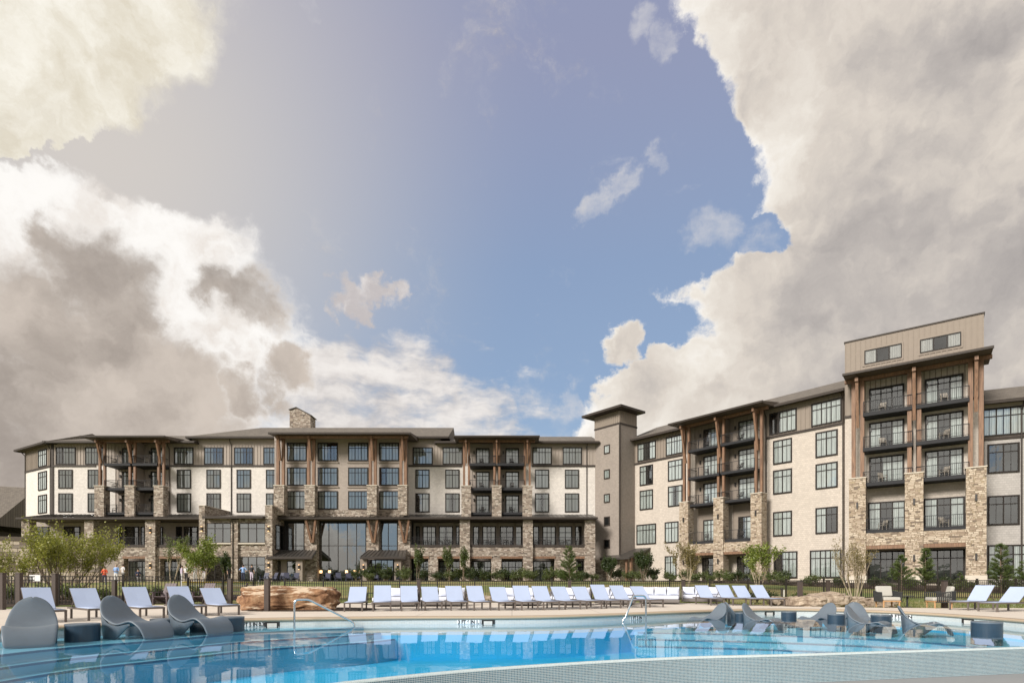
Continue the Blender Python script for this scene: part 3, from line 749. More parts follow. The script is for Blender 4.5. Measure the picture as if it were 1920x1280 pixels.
def balcony_bay(sec, prs, wf, dep, hbase, htop, slabs, hroof, stone='ledge_stone', clad='board_taupe', rail='cable', door_cols=2, door_w=2.2, thick=.27, low=None, doors=True, roof_ext=.9, slab_t=.34, plinth=0., cur=None):
    for (a, b) in prs:
        pier(sec, a, b, wf, dep, hbase, htop, stone, plinth=plinth); posts(sec, a, b, wf, htop, hroof-.55, thick=thick)
    a0, b0 = prs[0][0], prs[-1][1]
    # canopy roof on a timber beam
    mb = MB(); mb.add([(a0-roof_ext, -wf-1.1, hroof-.20), (b0+roof_ext, -wf-1.1, hroof-.20), (b0+roof_ext, 1.5, hroof+.55), (a0-roof_ext, 1.5, hroof+.55),
                       (a0-roof_ext, -wf-1.1, hroof-.38), (b0+roof_ext, -wf-1.1, hroof-.38), (b0+roof_ext, 1.5, hroof-.2), (a0-roof_ext, 1.5, hroof-.2)],
                      [(0, 1, 2, 3), (7, 6, 5, 4), (0, 4, 5, 1), (1, 5, 6, 2), (2, 6, 7, 3), (3, 7, 4, 0)])
    ro = H('canopy_roof', mb, 'soffit', sec)
    link('gutter', MB().box(a0-roof_ext-.05, b0+roof_ext+.05, -wf-1.26, -wf-1.10, hroof-.36, hroof-.16).mesh('gutter', 'trim_dark'), ro)
    link('roofing', MB().quad((a0-roof_ext, -wf-1.1, hroof-.185), (b0+roof_ext, -wf-1.1, hroof-.185), (b0+roof_ext, 1.5, hroof+.565), (a0-roof_ext, 1.5, hroof+.565)).mesh('roofing', 'roof_shingle'), ro)
    H('timber_beam', MB().box(a0-.4, b0+.4, -wf+.40, -wf+.78, hroof-.62, hroof-.34), 'timber', sec)
    for i in range(len(prs)-1):
        u0 = (prs[i][0]+prs[i][1])/2+.1 if i else prs[i][1]-.25; u1 = (prs[i+1][0]+prs[i+1][1])/2-.1 if i+2 < len(prs) else prs[i+1][0]+.25
        ua, ub = prs[i][1], prs[i+1][0]
        H('balcony_wall', MB().box(ua-.5, ub+.5, -.04, .1, slabs[-1]-.3, hroof-.3), clad, sec)
        if clad.startswith('board'): battens(sec, ua-.45, ub+.45, slabs[-1]-.2, hroof-.4, .04, clad)
        for k, z in enumerate(slabs):
            hi = z >= htop-.6
            s0, s1 = (u0, u1) if hi else (ua+.01, ub-.01)
            H('balcony_slab', MB().box(s0, s1, -wf+.32, -.04, z-slab_t, z), 'balcony_steel', sec, bevel=.03)
            railing(sec, s0+.03, s1-.03, wf-.42, z, rail, ret=(wf-.6 if hi else 0))
            c = (ua+ub)/2; dw = door_w
            if doors: window(sec, c-dw/2, c+dw/2, z+.02, z+2.55, .05, door_cols, .2, curtain=R.choice(cur) if cur else None, name='balcony_door')
            H('wall_sconce', MB().box(ua+.15, ua+.3, -.2, -.05, z+1.75, z+2.15), 'metal_dark', sec)
    for i in range(1, len(prs)-1):
        c = (prs[i][0]+prs[i][1])/2
        H('partition_wall', MB().box(c-.09, c+.09, -wf+1.3, -.04, slabs[-1], hroof-.35), clad, sec)

def build_central():
    L, Rr = SC.u(97), 11.4
    U = SC.u
    # walls
    hbox('wall', SC, L, Rr, -14, 0, 8.0, 15.5, 'cream_shingle')
    hbox('wall', SC, L, Rr, -14, .012, 15.5, 18.6, 'board_taupe')
    for a, b in ((360, 520), (763, 826)): hbox('wall', SC, U(a), U(b), -10, .03, 18.3, 19.25, 'board_taupe')
    hbox('wall', SC, L, Rr, -14, -.6, -.9, 8.0, 'taupe_shingle')
    battens(SC, L+.1, Rr-.1, 15.62, 18.4, .012, 'board_taupe')
    for a, b in ((97, 180), (311, 516), (766, 866), (997, 1116)): hbox('trim_board', SC, U(a), U(b), 0, .10, 15.38, 15.62, 'trim_dark')
    hbox('corner_board', SC, L-.05, L+.3, 0, .08, 8.6, 18.5, 'trim_dark')
    # left angled end
    hbox('wall', SL, 0, 8.65, -10, 0, 8.0, 15.5, 'cream_shingle'); hbox('wall', SL, 0, 8.65, -10, .012, 15.5, 18.6, 'board_tan')
    hbox('wall', SL, 0, 8.65, -10, -.5, -.9, 8.0, 'taupe_shingle')
    battens(SL, .1, 8.5, 15.62, 18.4, .012, 'board_tan'); hbox('trim_board', SL, 0, 8.6, 0, .10, 15.38, 15.62, 'trim_dark')
    for r in (5, 4, 3): window(SL, SL.u(72.5), SL.u(88.5), *ROW[r], 0, 2, curtain='F')
    downspout(SL, .2, 0, 8.6, 18.4); downspout(SC, U(95), 0, 8.6, 18.4)
    # window grid
    for a, b in ((105, 142), (160, 194), (327, 363), (383, 419.5), (439, 475), (494, 529), (774, 811), (830, 867), (998.5, 1035), (1055, 1091)): col_of(SC, a, b, (5,), 3)
    for a, b in ((110, 136.5), (165, 191), (332, 358.5), (387.5, 414), (444, 470.5), (499, 525), (779, 805.5), (835, 861.5), (1003, 1030), (1059, 1086)): col_of(SC, a, b, (4, 3), 2)
    for px in (318, 434, 1100): downspout(SC, U(px), 0, 8.6, 18.4 if px != 434 else 19.0)
    # roofs
    hip_roof(SC, U(92), U(372), 1.0, -13, 18.62, 21.1, True, False)
    hip_roof(SC, U(356), U(842), .9, -13, 19.27, 22.3, True, False)
    hip_roof(SC, U(818), U(1121), .9, -13, 18.62, 21.0, False, False)
    hip_roof(SL, -.9, 9.2, .9, -10, 18.60, 20.8, True, False, inset=4)
    # chimney
    sc = Sec(0, 85, 0); a, b = sc.u(543), sc.u(582)
    mb = MB(); v = [(a, 0, 19), (b, 0, 19), (b, 0, 24.7), (a+1.0, 0, 25.8), (a, 0, 25.5)]
    mb.add(v+[(x, 2.2, z) for x, _, z in v], [(0, 1, 2, 3, 4), (9, 8, 7, 6, 5)]+[(i, i+5, (i+1) % 5+5, (i+1) % 5) for i in range(5)])
    ch = H('chimney', mb, 'ledge_stone', sc)
    mb = MB(); mb.bar((a-.1, 1.1, 25.5), (a+1.05, 1.1, 25.86), 2.5, .12); mb.bar((a+1.0, 1.1, 25.86), (b+.15, 1.1, 24.66), 2.5, .12); link('chimney_cap', mb.mesh('chimney_cap', 'roof_metal'), ch)
    H('roof_vent', MB().box(sc.u(583), sc.u(601), .3, 3, 21, 22.9), 'roof_shingle', sc)
    # balcony bays
    for prs in (((177, 194.5), (233, 252.5), (290, 304)), ((865.5, 882.5), (922.5, 940), (980, 997.5))):
        ps = [(U(a, 2.9), U(b, 2.9)) for a, b in prs]
        ps = [((a+b)/2-.62, (a+b)/2+.62) for a, b in ps]
        balcony_bay(SC, ps, 2.9, 1.15, 8.3, 12.3, (15.35, 12.15, 8.95), 18.75, door_w=1.75)
    # centre bay
    CW = 3.0; a, b = U(532, CW), U(757.5, CW)
    hbox('wall', SC, a-1.2, b, 0, CW, 8.0, 18.9, 'taupe_shingle')
    hbox('trim_board', SC, a-1.2, b+.01, CW, CW+.06, 18.1, 18.9, 'board_taupe')
    for x0, x1 in ((538, 576), (596, 634), (653, 691), (711, 749)):
        for py0, py1 in ((864, 830), (910, 876), (954.5, 920)):
            window(SC, U(x0, CW), U(x1, CW), SC.h(x0, py0, CW), SC.h(x0, py1, CW), CW, 3)
        for py in (867, 913): hbox('sill', SC, U(x0, CW)-.1, U(x1, CW)+.1, CW, CW+.12, SC.h(x0, py, CW)-.08, SC.h(x0, py, CW)+.06, 'board_tan')
    H('stone_band', MB().box(a-1, b+.02, -CW-.16, -CW, 8.3, SC.h(600, 956, CW)), 'ledge_stone', SC)
    for x0, x1 in ((513, 532.5), (571, 590), (688, 706), (746, 763)):
        p0, p1 = U(x0, 5), U(x1, 5); pier(SC, p0, p1, 5, 1.15, 8.3, SC.h(x0, 910, 5)); posts(SC, p0, p1, 5, SC.h(x0, 910, 5), 18.25, thick=.34, reach=.9)
    e0, e1 = U(504, 6), U(770, 6)
    mb = MB(); mb.add([(e0, -6, 18.45), (e1, -6, 18.45), (e1, 1, 19.5), (e0, 1, 19.5), (e0, -6, 18.25), (e1, -6, 18.25), (e1, 1, 18.8), (e0, 1, 18.8)],
                      [(0, 1, 2, 3), (7, 6, 5, 4), (0, 4, 5, 1), (1, 5, 6, 2), (2, 6, 7, 3), (3, 7, 4, 0)])
    ro = H('canopy_roof', mb, 'soffit', SC)
    link('gutter', MB().box(e0-.05, e1+.05, -6.16, -6.0, 18.25, 18.48).mesh('gutter', 'trim_dark'), ro)
    link('roofing', MB().quad((e0, -6, 18.47), (e1, -6, 18.47), (e1, 1, 19.52), (e0, 1, 19.52)).mesh('roofing', 'roof_shingle'), ro)
    H('timber_beam', MB().box(e0+.5, e1-.5, -5.3, -4.95, 17.95, 18.24), 'timber', SC)
    downspout(SC, b+.15, 2.2, 8.6, 18.6)
    # skirt roof over the two lower storeys
    def skirt_roof(px0, px1, wf, he=7.85, hb=8.95, wb=0.):
        s0, s1 = U(px0, wf), U(px1, wf)
        mb = MB(); mb.add([(s0, -wf, he+.2), (s1, -wf, he+.2), (s1, -wb, hb), (s0, -wb, hb), (s0, -wf, he), (s1, -wf, he), (s1, -wb, he), (s0, -wb, he)],
                          [(0, 1, 2, 3), (7, 6, 5, 4), (0, 4, 5, 1), (1, 5, 6, 2), (2, 6, 7, 3), (3, 7, 4, 0)])
        o = H('skirt_roof', mb, 'roof_metal', SC)
        link('gutter', MB().box(s0-.05, s1+.05, -wf-.16, -wf, he-.02, he+.22).mesh('gutter', 'trim_dark'), o)
        mb = MB(); n = int((s1-s0)/.55)
        for i in range(1, n):
            x = s0+(s1-s0)*i/n; mb.bar((x, -wf, he+.22), (x, -wb, hb+.02), .05, .06)
        x = link('standing_seams', mb.mesh('standing_seams', 'roof_metal'), o); x['kind'] = 'stuff'
        link('soffit', MB().box(s0+.05, s1-.05, -wf+.05, -wb, he-.05, he-.004).mesh('soffit', 'soffit'), o)
    skirt_roof(32, 374, 4.3); skirt_roof(520, 1120, 4.5)
    # right loggia
    W = 4.0
    for x0, x1 in ((862, 881), (980.5, 999), (1097, 1116)): pier(SC, U(x0, W), U(x1, W), W, 1.1, -.9, 7.8, cap=False)
    hbox('loggia_wall', SC, U(757), U(1117), 0, .05, 4.4, 8, 'board_taupe')
    bays = ((769, 862, ((780, 786.5), (792.5, 817.5), (823, 849), (854.5, 861.5))), (881, 980.5, ((887, 898.5), (904.5, 929.5), (937.5, 962), (966, 979))), (999, 1097, ((999.5, 1011), (1017, 1042), (1047.5, 1072.5), (1078, 1091))))
    for x0, x1, ws in bays:
        s0, s1 = U(x0, W-.2), U(x1, W-.2)
        hbox('terrace_slab', SC, s0+.01, s1-.01, .06, W-.3, 4.3, 4.62, 'trim_dark'); railing(SC, s0+.03, s1-.03, W-.45, 4.62)
        for i, (p, q) in enumerate(ws):
            window(SC, U(p, .1), U(q, .1), SC.h(p, 1030, .1), SC.h(p, 986, .1), .06, 1 if q-p < 16 else (3 if i != 2 else 2), .25, muntin=False, curtain=R.choice('NHF'))
            hbox('pilaster', SC, U(q, .1)+.12, U(q, .1)+.42, .05, .16, 4.62, 7.8, 'board_tan')
        H('stone_band', MB().box(s0, s1, -W+.35, -W+.9, 3.15, 4.3), 'ledge_stone', SC)
    # ground-floor stone arcade, openings with timber lintels
    def arcade(x0, x1, opens, w=W-.45):
        edges = [U(x0, w)]+[U(v, w) for o in opens for v in o]+[U(x1, w)]
        for i in range(0, len(edges), 2):
            if edges[i+1]-edges[i] > .15: pier(SC, edges[i], edges[i+1], w, .9, -.9, 3.15, cap=False)
        for o in opens:
            p, q = U(o[0], w), U(o[1], w)
            H('timber_lintel', MB().box(p-.1, q+.1, -w-.08, -w+.3, 2.85, 3.14), 'timber', SC)
            window(SC, U(o[0], .5), U(o[1], .5), -.6, 2.7, -.55, 3, .24, curtain=R.choice('FFHN'))
    arcade(769, 862, ((771, 803), (821, 861.5))); arcade(881, 980.5, ((883, 921), (940, 980))); arcade(999, 1097, ((999.5, 1040), (1080, 1096)))
    # lobby: tall glazing between stone piers under the skirt roof
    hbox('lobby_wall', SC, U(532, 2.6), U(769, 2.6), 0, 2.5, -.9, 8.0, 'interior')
    for x0, x1 in ((571, 594), (687, 710), (746, 769)):
        pier(SC, U(x0, 3.6), U(x1, 3.6), 3.6, 1.0, -.9, 7.84, cap=False)
        c = (U(x0, 4.3)+U(x1, 4.3))/2
        for s_ in (-.28, .28): H('timber_bracket', MB().bar((c+s_*.35, -3.75, 4.9), (c+s_*2.2, -4.25, 7.8), .26, .3), 'timber', SC)
    window(SC, U(599, 2.6), U(687, 2.6), -.7, 7.55, 2.55, 5, .36, 'N', 'lobby_glass', False, name='curtain_wall', cas=.08)
    window(SC, U(539, 2.6), U(571, 2.6), -.7, 7.55, 2.55, 2, .36, 'N', 'lobby_glass', False, name='curtain_wall', cas=.08)
    window(SC, U(711, 2.6), U(746, 2.6), -.7, 7.55, 2.55, 2, .36, 'N', 'lobby_glass', False, name='curtain_wall', cas=.08)
    for i, px in enumerate((602, 618, 650, 665, 675)):
        x = U(px, 2.6); H('lamp_shade', MB().cyl(x, -2.66, 1.0, 1.35, .16, 12), 'lamp_glow', SC)
    # entrance porches
    for x0, x1 in ((500, 585), (676, 760)):
        w0 = 6.3; p, q = U(x0, w0), U(x1, w0)
        mb = MB(); v = [(p, -w0, 3.0), (q, -w0, 3.0), (q-.4, -3.6, 3.95), (p+.4, -3.6, 3.95)]
        mb.add(v+[(x, y, z-.32) for x, y, z in v], [(0, 1, 2, 3), (7, 6, 5, 4), (0, 4, 5, 1), (1, 5, 6, 2), (2, 6, 7, 3), (3, 7, 4, 0)])
        o = H('porch_roof', mb, 'roof_metal', SC)
        mb = MB(); n = 11
        for i in range(n+1): mb.bar((p+(q-p)*i/n, -w0, 3.03), (p+.4+(q-p-.8)*i/n, -3.6, 3.98), .06, .07)
        z = link('standing_seams', mb.mesh('standing_seams', 'roof_metal'), o); z['kind'] = 'stuff'
        link('gutter', MB().box(p-.05, q+.05, -w0-.14, -w0, 2.68, 2.92).mesh('gutter', 'trim_dark'), o)
        for px in ((682, 746) if x0 > 600 else (561.5,)):
            c = U(px, w0-.5); H('porch_pier', MB().box(c-.42, c+.42, -w0+.35, -w0+1.2, -.9, 2.69), 'board_tan', SC)
            s = H('wall_sconce', MB().box(c-.08, c+.08, -w0+.2, -w0+.35, 1.45, 1.95), 'metal_dark', SC)
            link('lamp', MB().box(c-.06, c+.06, -w0+.23, -w0+.33, 1.40, 1.45).box(c-.06, c+.06, -w0+.23, -w0+.33, 1.95, 2.0).mesh('lamp', 'lamp_glow'), s)
        if x0 > 600: window(SC, U(692, 4.6), U(738, 4.6), -.8, 2.65, 4.5, 4, .25, 'N', 'lobby_glass', False, name='entrance_door', cas=.08)
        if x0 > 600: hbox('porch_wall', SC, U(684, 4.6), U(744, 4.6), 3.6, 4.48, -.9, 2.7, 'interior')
        else:
            window(SC, U(511, 4.6), U(525, 4.6), -.8, 2.5, 4.5, 1, .2, 'N', 'lobby_glass', False, name='entrance_door', cas=.08)
            window(SC, U(538, 4.6), U(556, 4.6), -.8, 2.5, 4.5, 1, .2, 'N', 'lobby_glass', False, name='entrance_door', cas=.08)
            hbox('porch_wall', SC, U(508, 4.6), U(558, 4.6), 3.6, 4.48, -.9, 2.7, 'taupe_shingle')
    # stone pavilion on the left with fin walls
    PW = 6.2
    hbox('pavilion_wall', SC, U(376, PW), U(508, PW), 0, PW-.25, -.9, 7.9, 'ledge_stone')
    for x0, x1 in ((373, 384), (497, 510.5)): hbox('fin_wall', SC, U(x0, PW), U(x1, PW), 0, PW, -.9, 9.3, 'ledge_stone')
    for x0, x1 in ((373, 384), (497, 510.5)): hbox('fin_cap', SC, U(x0, PW)-.06, U(x1, PW)+.06, 0, PW+.06, 9.3, 9.38, 'limestone')
    hbox('pavilion_pier', SC, U(433, PW), U(446, PW), PW-.3, PW+.02, -.9, 7.6, 'ledge_stone')
    mb = MB(); p, q = U(384.5, PW), U(496.5, PW)
    mb.add([(p, -PW-.5, 7.95), (q, -PW-.5, 7.95), (q, 0, 8.9), (p, 0, 8.9), (p, -PW-.5, 7.7), (q, -PW-.5, 7.7), (q, 0, 7.9), (p, 0, 7.9)], [(0, 1, 2, 3), (0, 4, 5, 1), (7, 6, 5, 4), (3, 7, 4, 0), (1, 5, 6, 2)])
    o = H('skirt_roof', mb, 'roof_metal', SC); link('gutter', MB().box(p-.02, q+.02, -PW-.66, -PW-.5, 7.68, 7.96).mesh('gutter', 'trim_dark'), o)
    for x0, x1 in ((386.5, 432), (448, 495.5)):
        window(SC, U(x0, PW), U(x1, PW), SC.h(x0, 1017, PW), SC.h(x0, 980, PW), PW-.24, 3, .26, 'H', 'lobby_glass', False, cas=.07)
        window(SC, U(x0, PW), U(x1, PW), -.8, SC.h(x0, 1043, PW), PW-.24, 3, .26, 'N', 'lobby_glass', False, cas=.07)
        H('stone_sill', MB().box(U(x0, PW)-.1, U(x1, PW)+.1, -PW-.02, -PW+.24, SC.h(x0, 1019.5, PW), SC.h(x0, 1017, PW)), 'limestone', SC)
    downspout(SC, U(437, PW), PW+.02, -.5, 7.8)
    # side window in the right fin wall, facing the lobby
    Ms = HI @ SC.M @ Matrix.Translation((U(510.5, PW), -PW+.9, 3.9)) @ Matrix.Rotation(radians(90), 4, 'Z')
    window(SC, 0, 2.6, 0, 3.2, 0, 2, .26, 'N', 'lobby_glass', False, matrix=Ms)
    # left loggia
    W = 3.9
    for x0, x1 in ((40, 55), (158, 175), (272, 291)): pier(SC, U(x0, W), U(x1, W), W, 1.1, -.9, 7.8, cap=False)
    hbox('loggia_wall', SC, U(57), U(374), -.5, .05, 4.4, 8, 'taupe_shingle')
    for x0, x1 in ((212, 272), (291, 373)):
        s0, s1 = U(x0, W), U(x1, W)
        hbox('terrace_slab', SC, s0+.01, s1-.05, .06, W-.3, 4.3, 4.62, 'trim_dark'); railing(SC, s0+.03, s1-.08, W-.45, 4.62)
        H('stone_band', MB().box(s0, s1, -W+.35, -W+.9, 3.15, 4.3), 'ledge_stone', SC)
    for p, q, n in ((219.5, 229, 1), (234, 250, 1), (251, 260.5, 1), (264, 272, 1), (300, 306, 1), (330, 341, 1), (345, 358, 1), (358.5, 371, 1), (120, 150, 2), (68, 92, 2)):
        window(SC, U(p, .1), U(q, .1), 4.62, 7.3, .06, n, .25, muntin=False, curtain='N')
    arcade(215, 272, ((232, 271),)); arcade(291, 374, ((300, 340),))
    for px, w in ((281, W), (377.5, PW), (503, PW)):
        for z in (6.2, 1.7):
            c = U(px, w+.1); s = H('wall_sconce', MB().box(c-.09, c+.09, -w-.16, -w-.01, z, z+.5), 'metal_dark', SC)
            link('lamp', MB().box(c-.07, c+.07, -w-.14, -w-.03, z-.05, z).box(c-.07, c+.07, -w-.14, -w-.03, z+.5, z+.55).mesh('lamp', 'lamp_glow'), s)
build_central()

def build_tower():
    L, V = 4.34, 3.3
    hbox('tower_wall', TOWER, 0, L, -V-.2, 0, 2.9, 20.4, 'tower_shingle'); hbox('tower_wall', TOWER, -.03, L+.03, -V-.2, .03, -.9, 2.9, 'ledge_stone')
    hbox('tower_band', TOWER, -.01, L+.01, -V-.2, .01, 20.4, 22.05, 'board_tan')
    battens(TOWER, .05, L-.05, 20.5, 22.0, .01, 'board_tan', .36)
    mb = MB(); n = 9
    for i in range(n+1): y = .05+(V-.1)*i/n; mb.box(L-.005, L+.045, y-.03, y+.03, 20.5, 22.0)
    H('battens', mb, 'board_tan', TOWER, kind='stuff')
    mb = MB(); mb.box(-.06, L+.06, -.06, V+.25, 20.28, 20.5); H('trim_board', mb, 'trim_dark', TOWER)
    H('corner_board', MB().box(L-.1, L+.05, -.05, .1, 2.9, 20.28), 'trim_dark', TOWER)
    mb = MB(); o = 1.25; a = (-o, L+o, -o, V+.4)
    mb.box(a[0], a[1], a[2], a[3], 22.05, 22.32)
    r = H('tower_roof', mb, 'trim_dark', TOWER)
    mb = MB(); c = (L/2, V/2); mb.add([(a[0], a[2], 22.33), (a[1], a[2], 22.33), (a[1], a[3], 22.33), (a[0], a[3], 22.33), (c[0], c[1], 23.4)], [(0, 1, 4), (1, 2, 4), (2, 3, 4), (3, 0, 4)])
    link('roofing', mb.mesh('roofing', 'roof_metal'), r)
    for y0, y1 in ((850.5, 834), (897.5, 880), (942, 925.5), (985.5, 968), (1027.5, 1011)):
        window(TOWER, TOWER.u(1133), TOWER.u(1144), TOWER.h(1138, y0), TOWER.h(1138, y1), 0, 1, 0, 'F' if y0 < 950 else 'N', muntin=False, frame='trim_dark')
build_tower()

def build_wing():
    U = SA.u; E = 26.0
    hbox('wall', SA, -.3, E, -13, 0, -.9, 15.45, 'tan_shingle'); hbox('wall', SA, -.3, E, -13, .012, 15.45, 18.6, 'board_tan')
    battens(SA, 0, E-.1, 15.6, 18.45, .012, 'board_tan', .45)
    for a, b in ((1190, 1283), (1436, 1582)): hbox('trim_board', SA, U(a), U(b), 0, .10, 15.34, 15.58, 'trim_dark')
    hip_roof(SA, -.6, E+.3, .9, -13, 18.62, 21.6, False, False)
    col_of(SA, 1196, 1230, (5,), 3); col_of(SA, 1249, 1281, (5,), 3); col_of(SA, 1443, 1494, (5,), 3); col_of(SA, 1521.5, 1578, (5,), 3)
    col_of(SA, 1200, 1224.5, (4, 3), 2); col_of(SA, 1253, 1280, (4, 3), 2); col_of(SA, 1450, 1486, (4, 3, 2), 2); col_of(SA, 1529.5, 1571, (4, 3, 2), 2)
    col_of(SA, 1194, 1230, (2,), 3); col_of(SA, 1247, 1272.5, (2,), 2)
    col_of(SA, 1247, 1268, (1,), 2); col_of(SA, 1451, 1495.5, (1,), 3); col_of(SA, 1519, 1579, (1,), 3)
    downspout(SA, .25, 0, -.5, 18.4); downspout(SA, U(1437), 0, -.5, 18.4); downspout(SA, U(1581), 0, -.5, 18.4)
    wf = 2.3
    ps = [(U(a, wf), U(b, wf)) for a, b in ((1273, 1291), (1336, 1357.5), (1406, 1429))]
    ps = [((a+b)/2-.6, (a+b)/2+.6) for a, b in ps]
    balcony_bay(SA, ps, wf, 1.15, -.9, 9.25, (15.35, 12.15, 8.95), 18.75, 'ledge_stone_warm', 'board_tan', door_w=2.0, roof_ext=.7, slab_t=.3)
    for i in range(2):
        a, b = ps[i][1], ps[i+1][0]; c = (a+b)/2
        H('balcony_wall', MB().box(a-.1, b+.1, -.04, .1, 4.6, 8.6), 'board_tan', SA)
        hbox('terrace_slab', SA, a+.01, b-.01, .06, wf-.35, 4.25, 4.6, 'balcony_steel'); railing(SA, a+.02, b-.02, wf-.3, 4.6)
        window(SA, c-1., c+1., 4.62, 7.2, .06, 2, .2, name='balcony_door')
        H('stone_band', MB().box(a, b, -wf+.15, -wf+.7, 3.2, 4.25), 'ledge_stone_warm', SA); H('timber_lintel', MB().box(a, b, -wf+.1, -wf+.6, 2.92, 3.19), 'timber', SA)
        window(SA, c-1.15, c+1.15, -.6, 2.7, .06, 3, .24, 'N', name='balcony_door')
        hbox('interior_wall', SA, a, b, -.02, .04, -.9, 2.9, 'tan_shingle')
    for (a, b) in ps:
        for z in (6.9, 1.9): H('wall_sconce', MB().box((a+b)/2-.07, (a+b)/2+.07, -wf-.14, -wf, z, z+.55), 'metal_dark', SA)
    # side entrance canopy beside the tower
    p0 = SA.u(1190, 0); mb = MB()
    v = [(p0-2.2, -4.4, 2.95), (p0+2.6, -4.4, 2.95), (p0+2.6, 0, 4.3), (p0-2.2, 0, 4.3)]
    mb.add(v+[(x, y, z-.25) for x, y, z in v], [(0, 1, 2, 3), (7, 6, 5, 4), (0, 4, 5, 1), (1, 5, 6, 2), (2, 6, 7, 3), (3, 7, 4, 0)])
    H('entrance_canopy', mb, 'roof_metal', SA)
    for dx in (1.6, 2.3): H('timber_post', MB().bar((p0+dx, -3.6, -.9), (p0+dx, -3.6, 2.9), .26), 'timber', SA)
build_wing()

def build_tall():
    U = ST.u; E = 10.25; top = 22.7
    hbox('wall', ST, 0, E, -10, 0, -.9, 15.6, 'tan_shingle'); hbox('wall', ST, -.01, E+.01, -10, .02, 15.6, top, 'board_tan')
    battens(ST, .03, E-.03, 15.75, top-.1, .02, 'board_tan', .40)
    H('parapet_cap', MB().box(-.08, E+.08, -.1, 10, top, top+.12), 'trim_dark', ST)
    H('trim_board', MB().box(-.05, .9, -.09, 0, 15.5, 15.72), 'trim_dark', ST); H('trim_board', MB().box(E-.9, E+.05, -.09, 0, 15.5, 15.72), 'trim_dark', ST)
    for x0, x1, y0, y1 in ((1621, 1690, 677.5, 651), (1725, 1801, 656, 630)):
        xm = (x0+x1)/2; window(ST, U(x0), U(x1), ST.h(xm, y0), ST.h(xm, y1), .03, 3, 0, 'H', muntin=False, glass='dark_glass', cas=.08)
        p, q, h0, h1 = U(x0), U(x1), ST.h(xm, y0), ST.h(xm, y1)
        mb = MB(); mb.box(p-.16, p-.01, -.09, 0, h0-.16, h1+.16); mb.box(q+.01, q+.16, -.09, 0, h0-.16, h1+.16); mb.box(p-.01, q+.01, -.09, 0, h1+.01, h1+.16); mb.box(p-.01, q+.01, -.09, 0, h0-.16, h0-.01); H('window_casing', mb, 'board_tan', ST)
    wf = 2.1
    ps = [(U(a, wf), U(b, wf)) for a, b in ((1591, 1624), (1695.5, 1732.5), (1809, 1852))]
    ps = [((a+b)/2-.66, (a+b)/2+.66) for a, b in ps]
    balcony_bay(ST, ps, wf, 1.1, -.3, 9.35, (15.35, 12.15, 8.95), 18.95, 'ledge_stone_warm', 'tan_shingle', 'bars', 3, 2.7, .32, roof_ext=.35, slab_t=.36, plinth=.75, cur='HHNRL')
    for i in range(2):
        a, b = ps[i][1], ps[i+1][0]; c = (a+b)/2
        hbox('terrace_slab', ST, a+.01, b-.01, .06, wf-.3, 4.3, 4.6, 'balcony_steel'); railing(ST, a+.02, b-.02, wf-.25, 4.6, 'bars')
        window(ST, c-1.45, c+1.45, 4.62, 7.3, .03, 3, .22, name='balcony_door', curtain='H')
        H('stone_band', MB().box(a, b, -wf+.15, -wf+.7, 3.2, 4.3), 'ledge_stone_warm', ST); H('timber_lintel', MB().box(a, b, -wf+.1, -wf+.6, 2.85, 3.18), 'timber', ST)
        window(ST, c-1.45, c+1.45, -.2, 2.75, .03, 3, .24, 'N', name='balcony_door')
    for (a, b) in ps:
        for z in (6.6, 1.7): H('wall_sconce', MB().box((a+b)/2-.07, (a+b)/2+.07, -wf-.14, -wf, z, z+.55), 'metal_dark', ST)
    # corner trim and end wing
    H('corner_board', MB().box(E-.25, E+.04, -.05, .05, -.9, 15.5), 'trim_dark', ST)
    hbox('wall', SR, -6, 18, -12, 0, -.9, 12.3, 'grey_shingle'); hbox('wall', SR, -6, 18, -12, .012, 12.3, 15.4, 'board_taupe')
    hip_roof(SR, -6, 19, .8, -12, 15.42, 18.1, False, False)
    hbox('trim_board', SR, -1, 18, 0, .1, 12.2, 12.42, 'trim_dark')
    for k, off in enumerate((0, 5.6)):
        u0 = SR.u(1851)+off
        window(SR, u0-.45, u0+2.6, 12.5, 14.95, 0, 3); window(SR, u0, u0+2.25, 9.3, 11.85, 0, 2, curtain='N'); window(SR, u0, u0+2.25, 4.8, 7.35, 0, 2, curtain='N'); window(SR, u0, u0+2.7, .2, 3.1, 0, 3)
    downspout(SR, SR.u(1915), 0, -.5, 15.2)
build_tall()
run_battens()

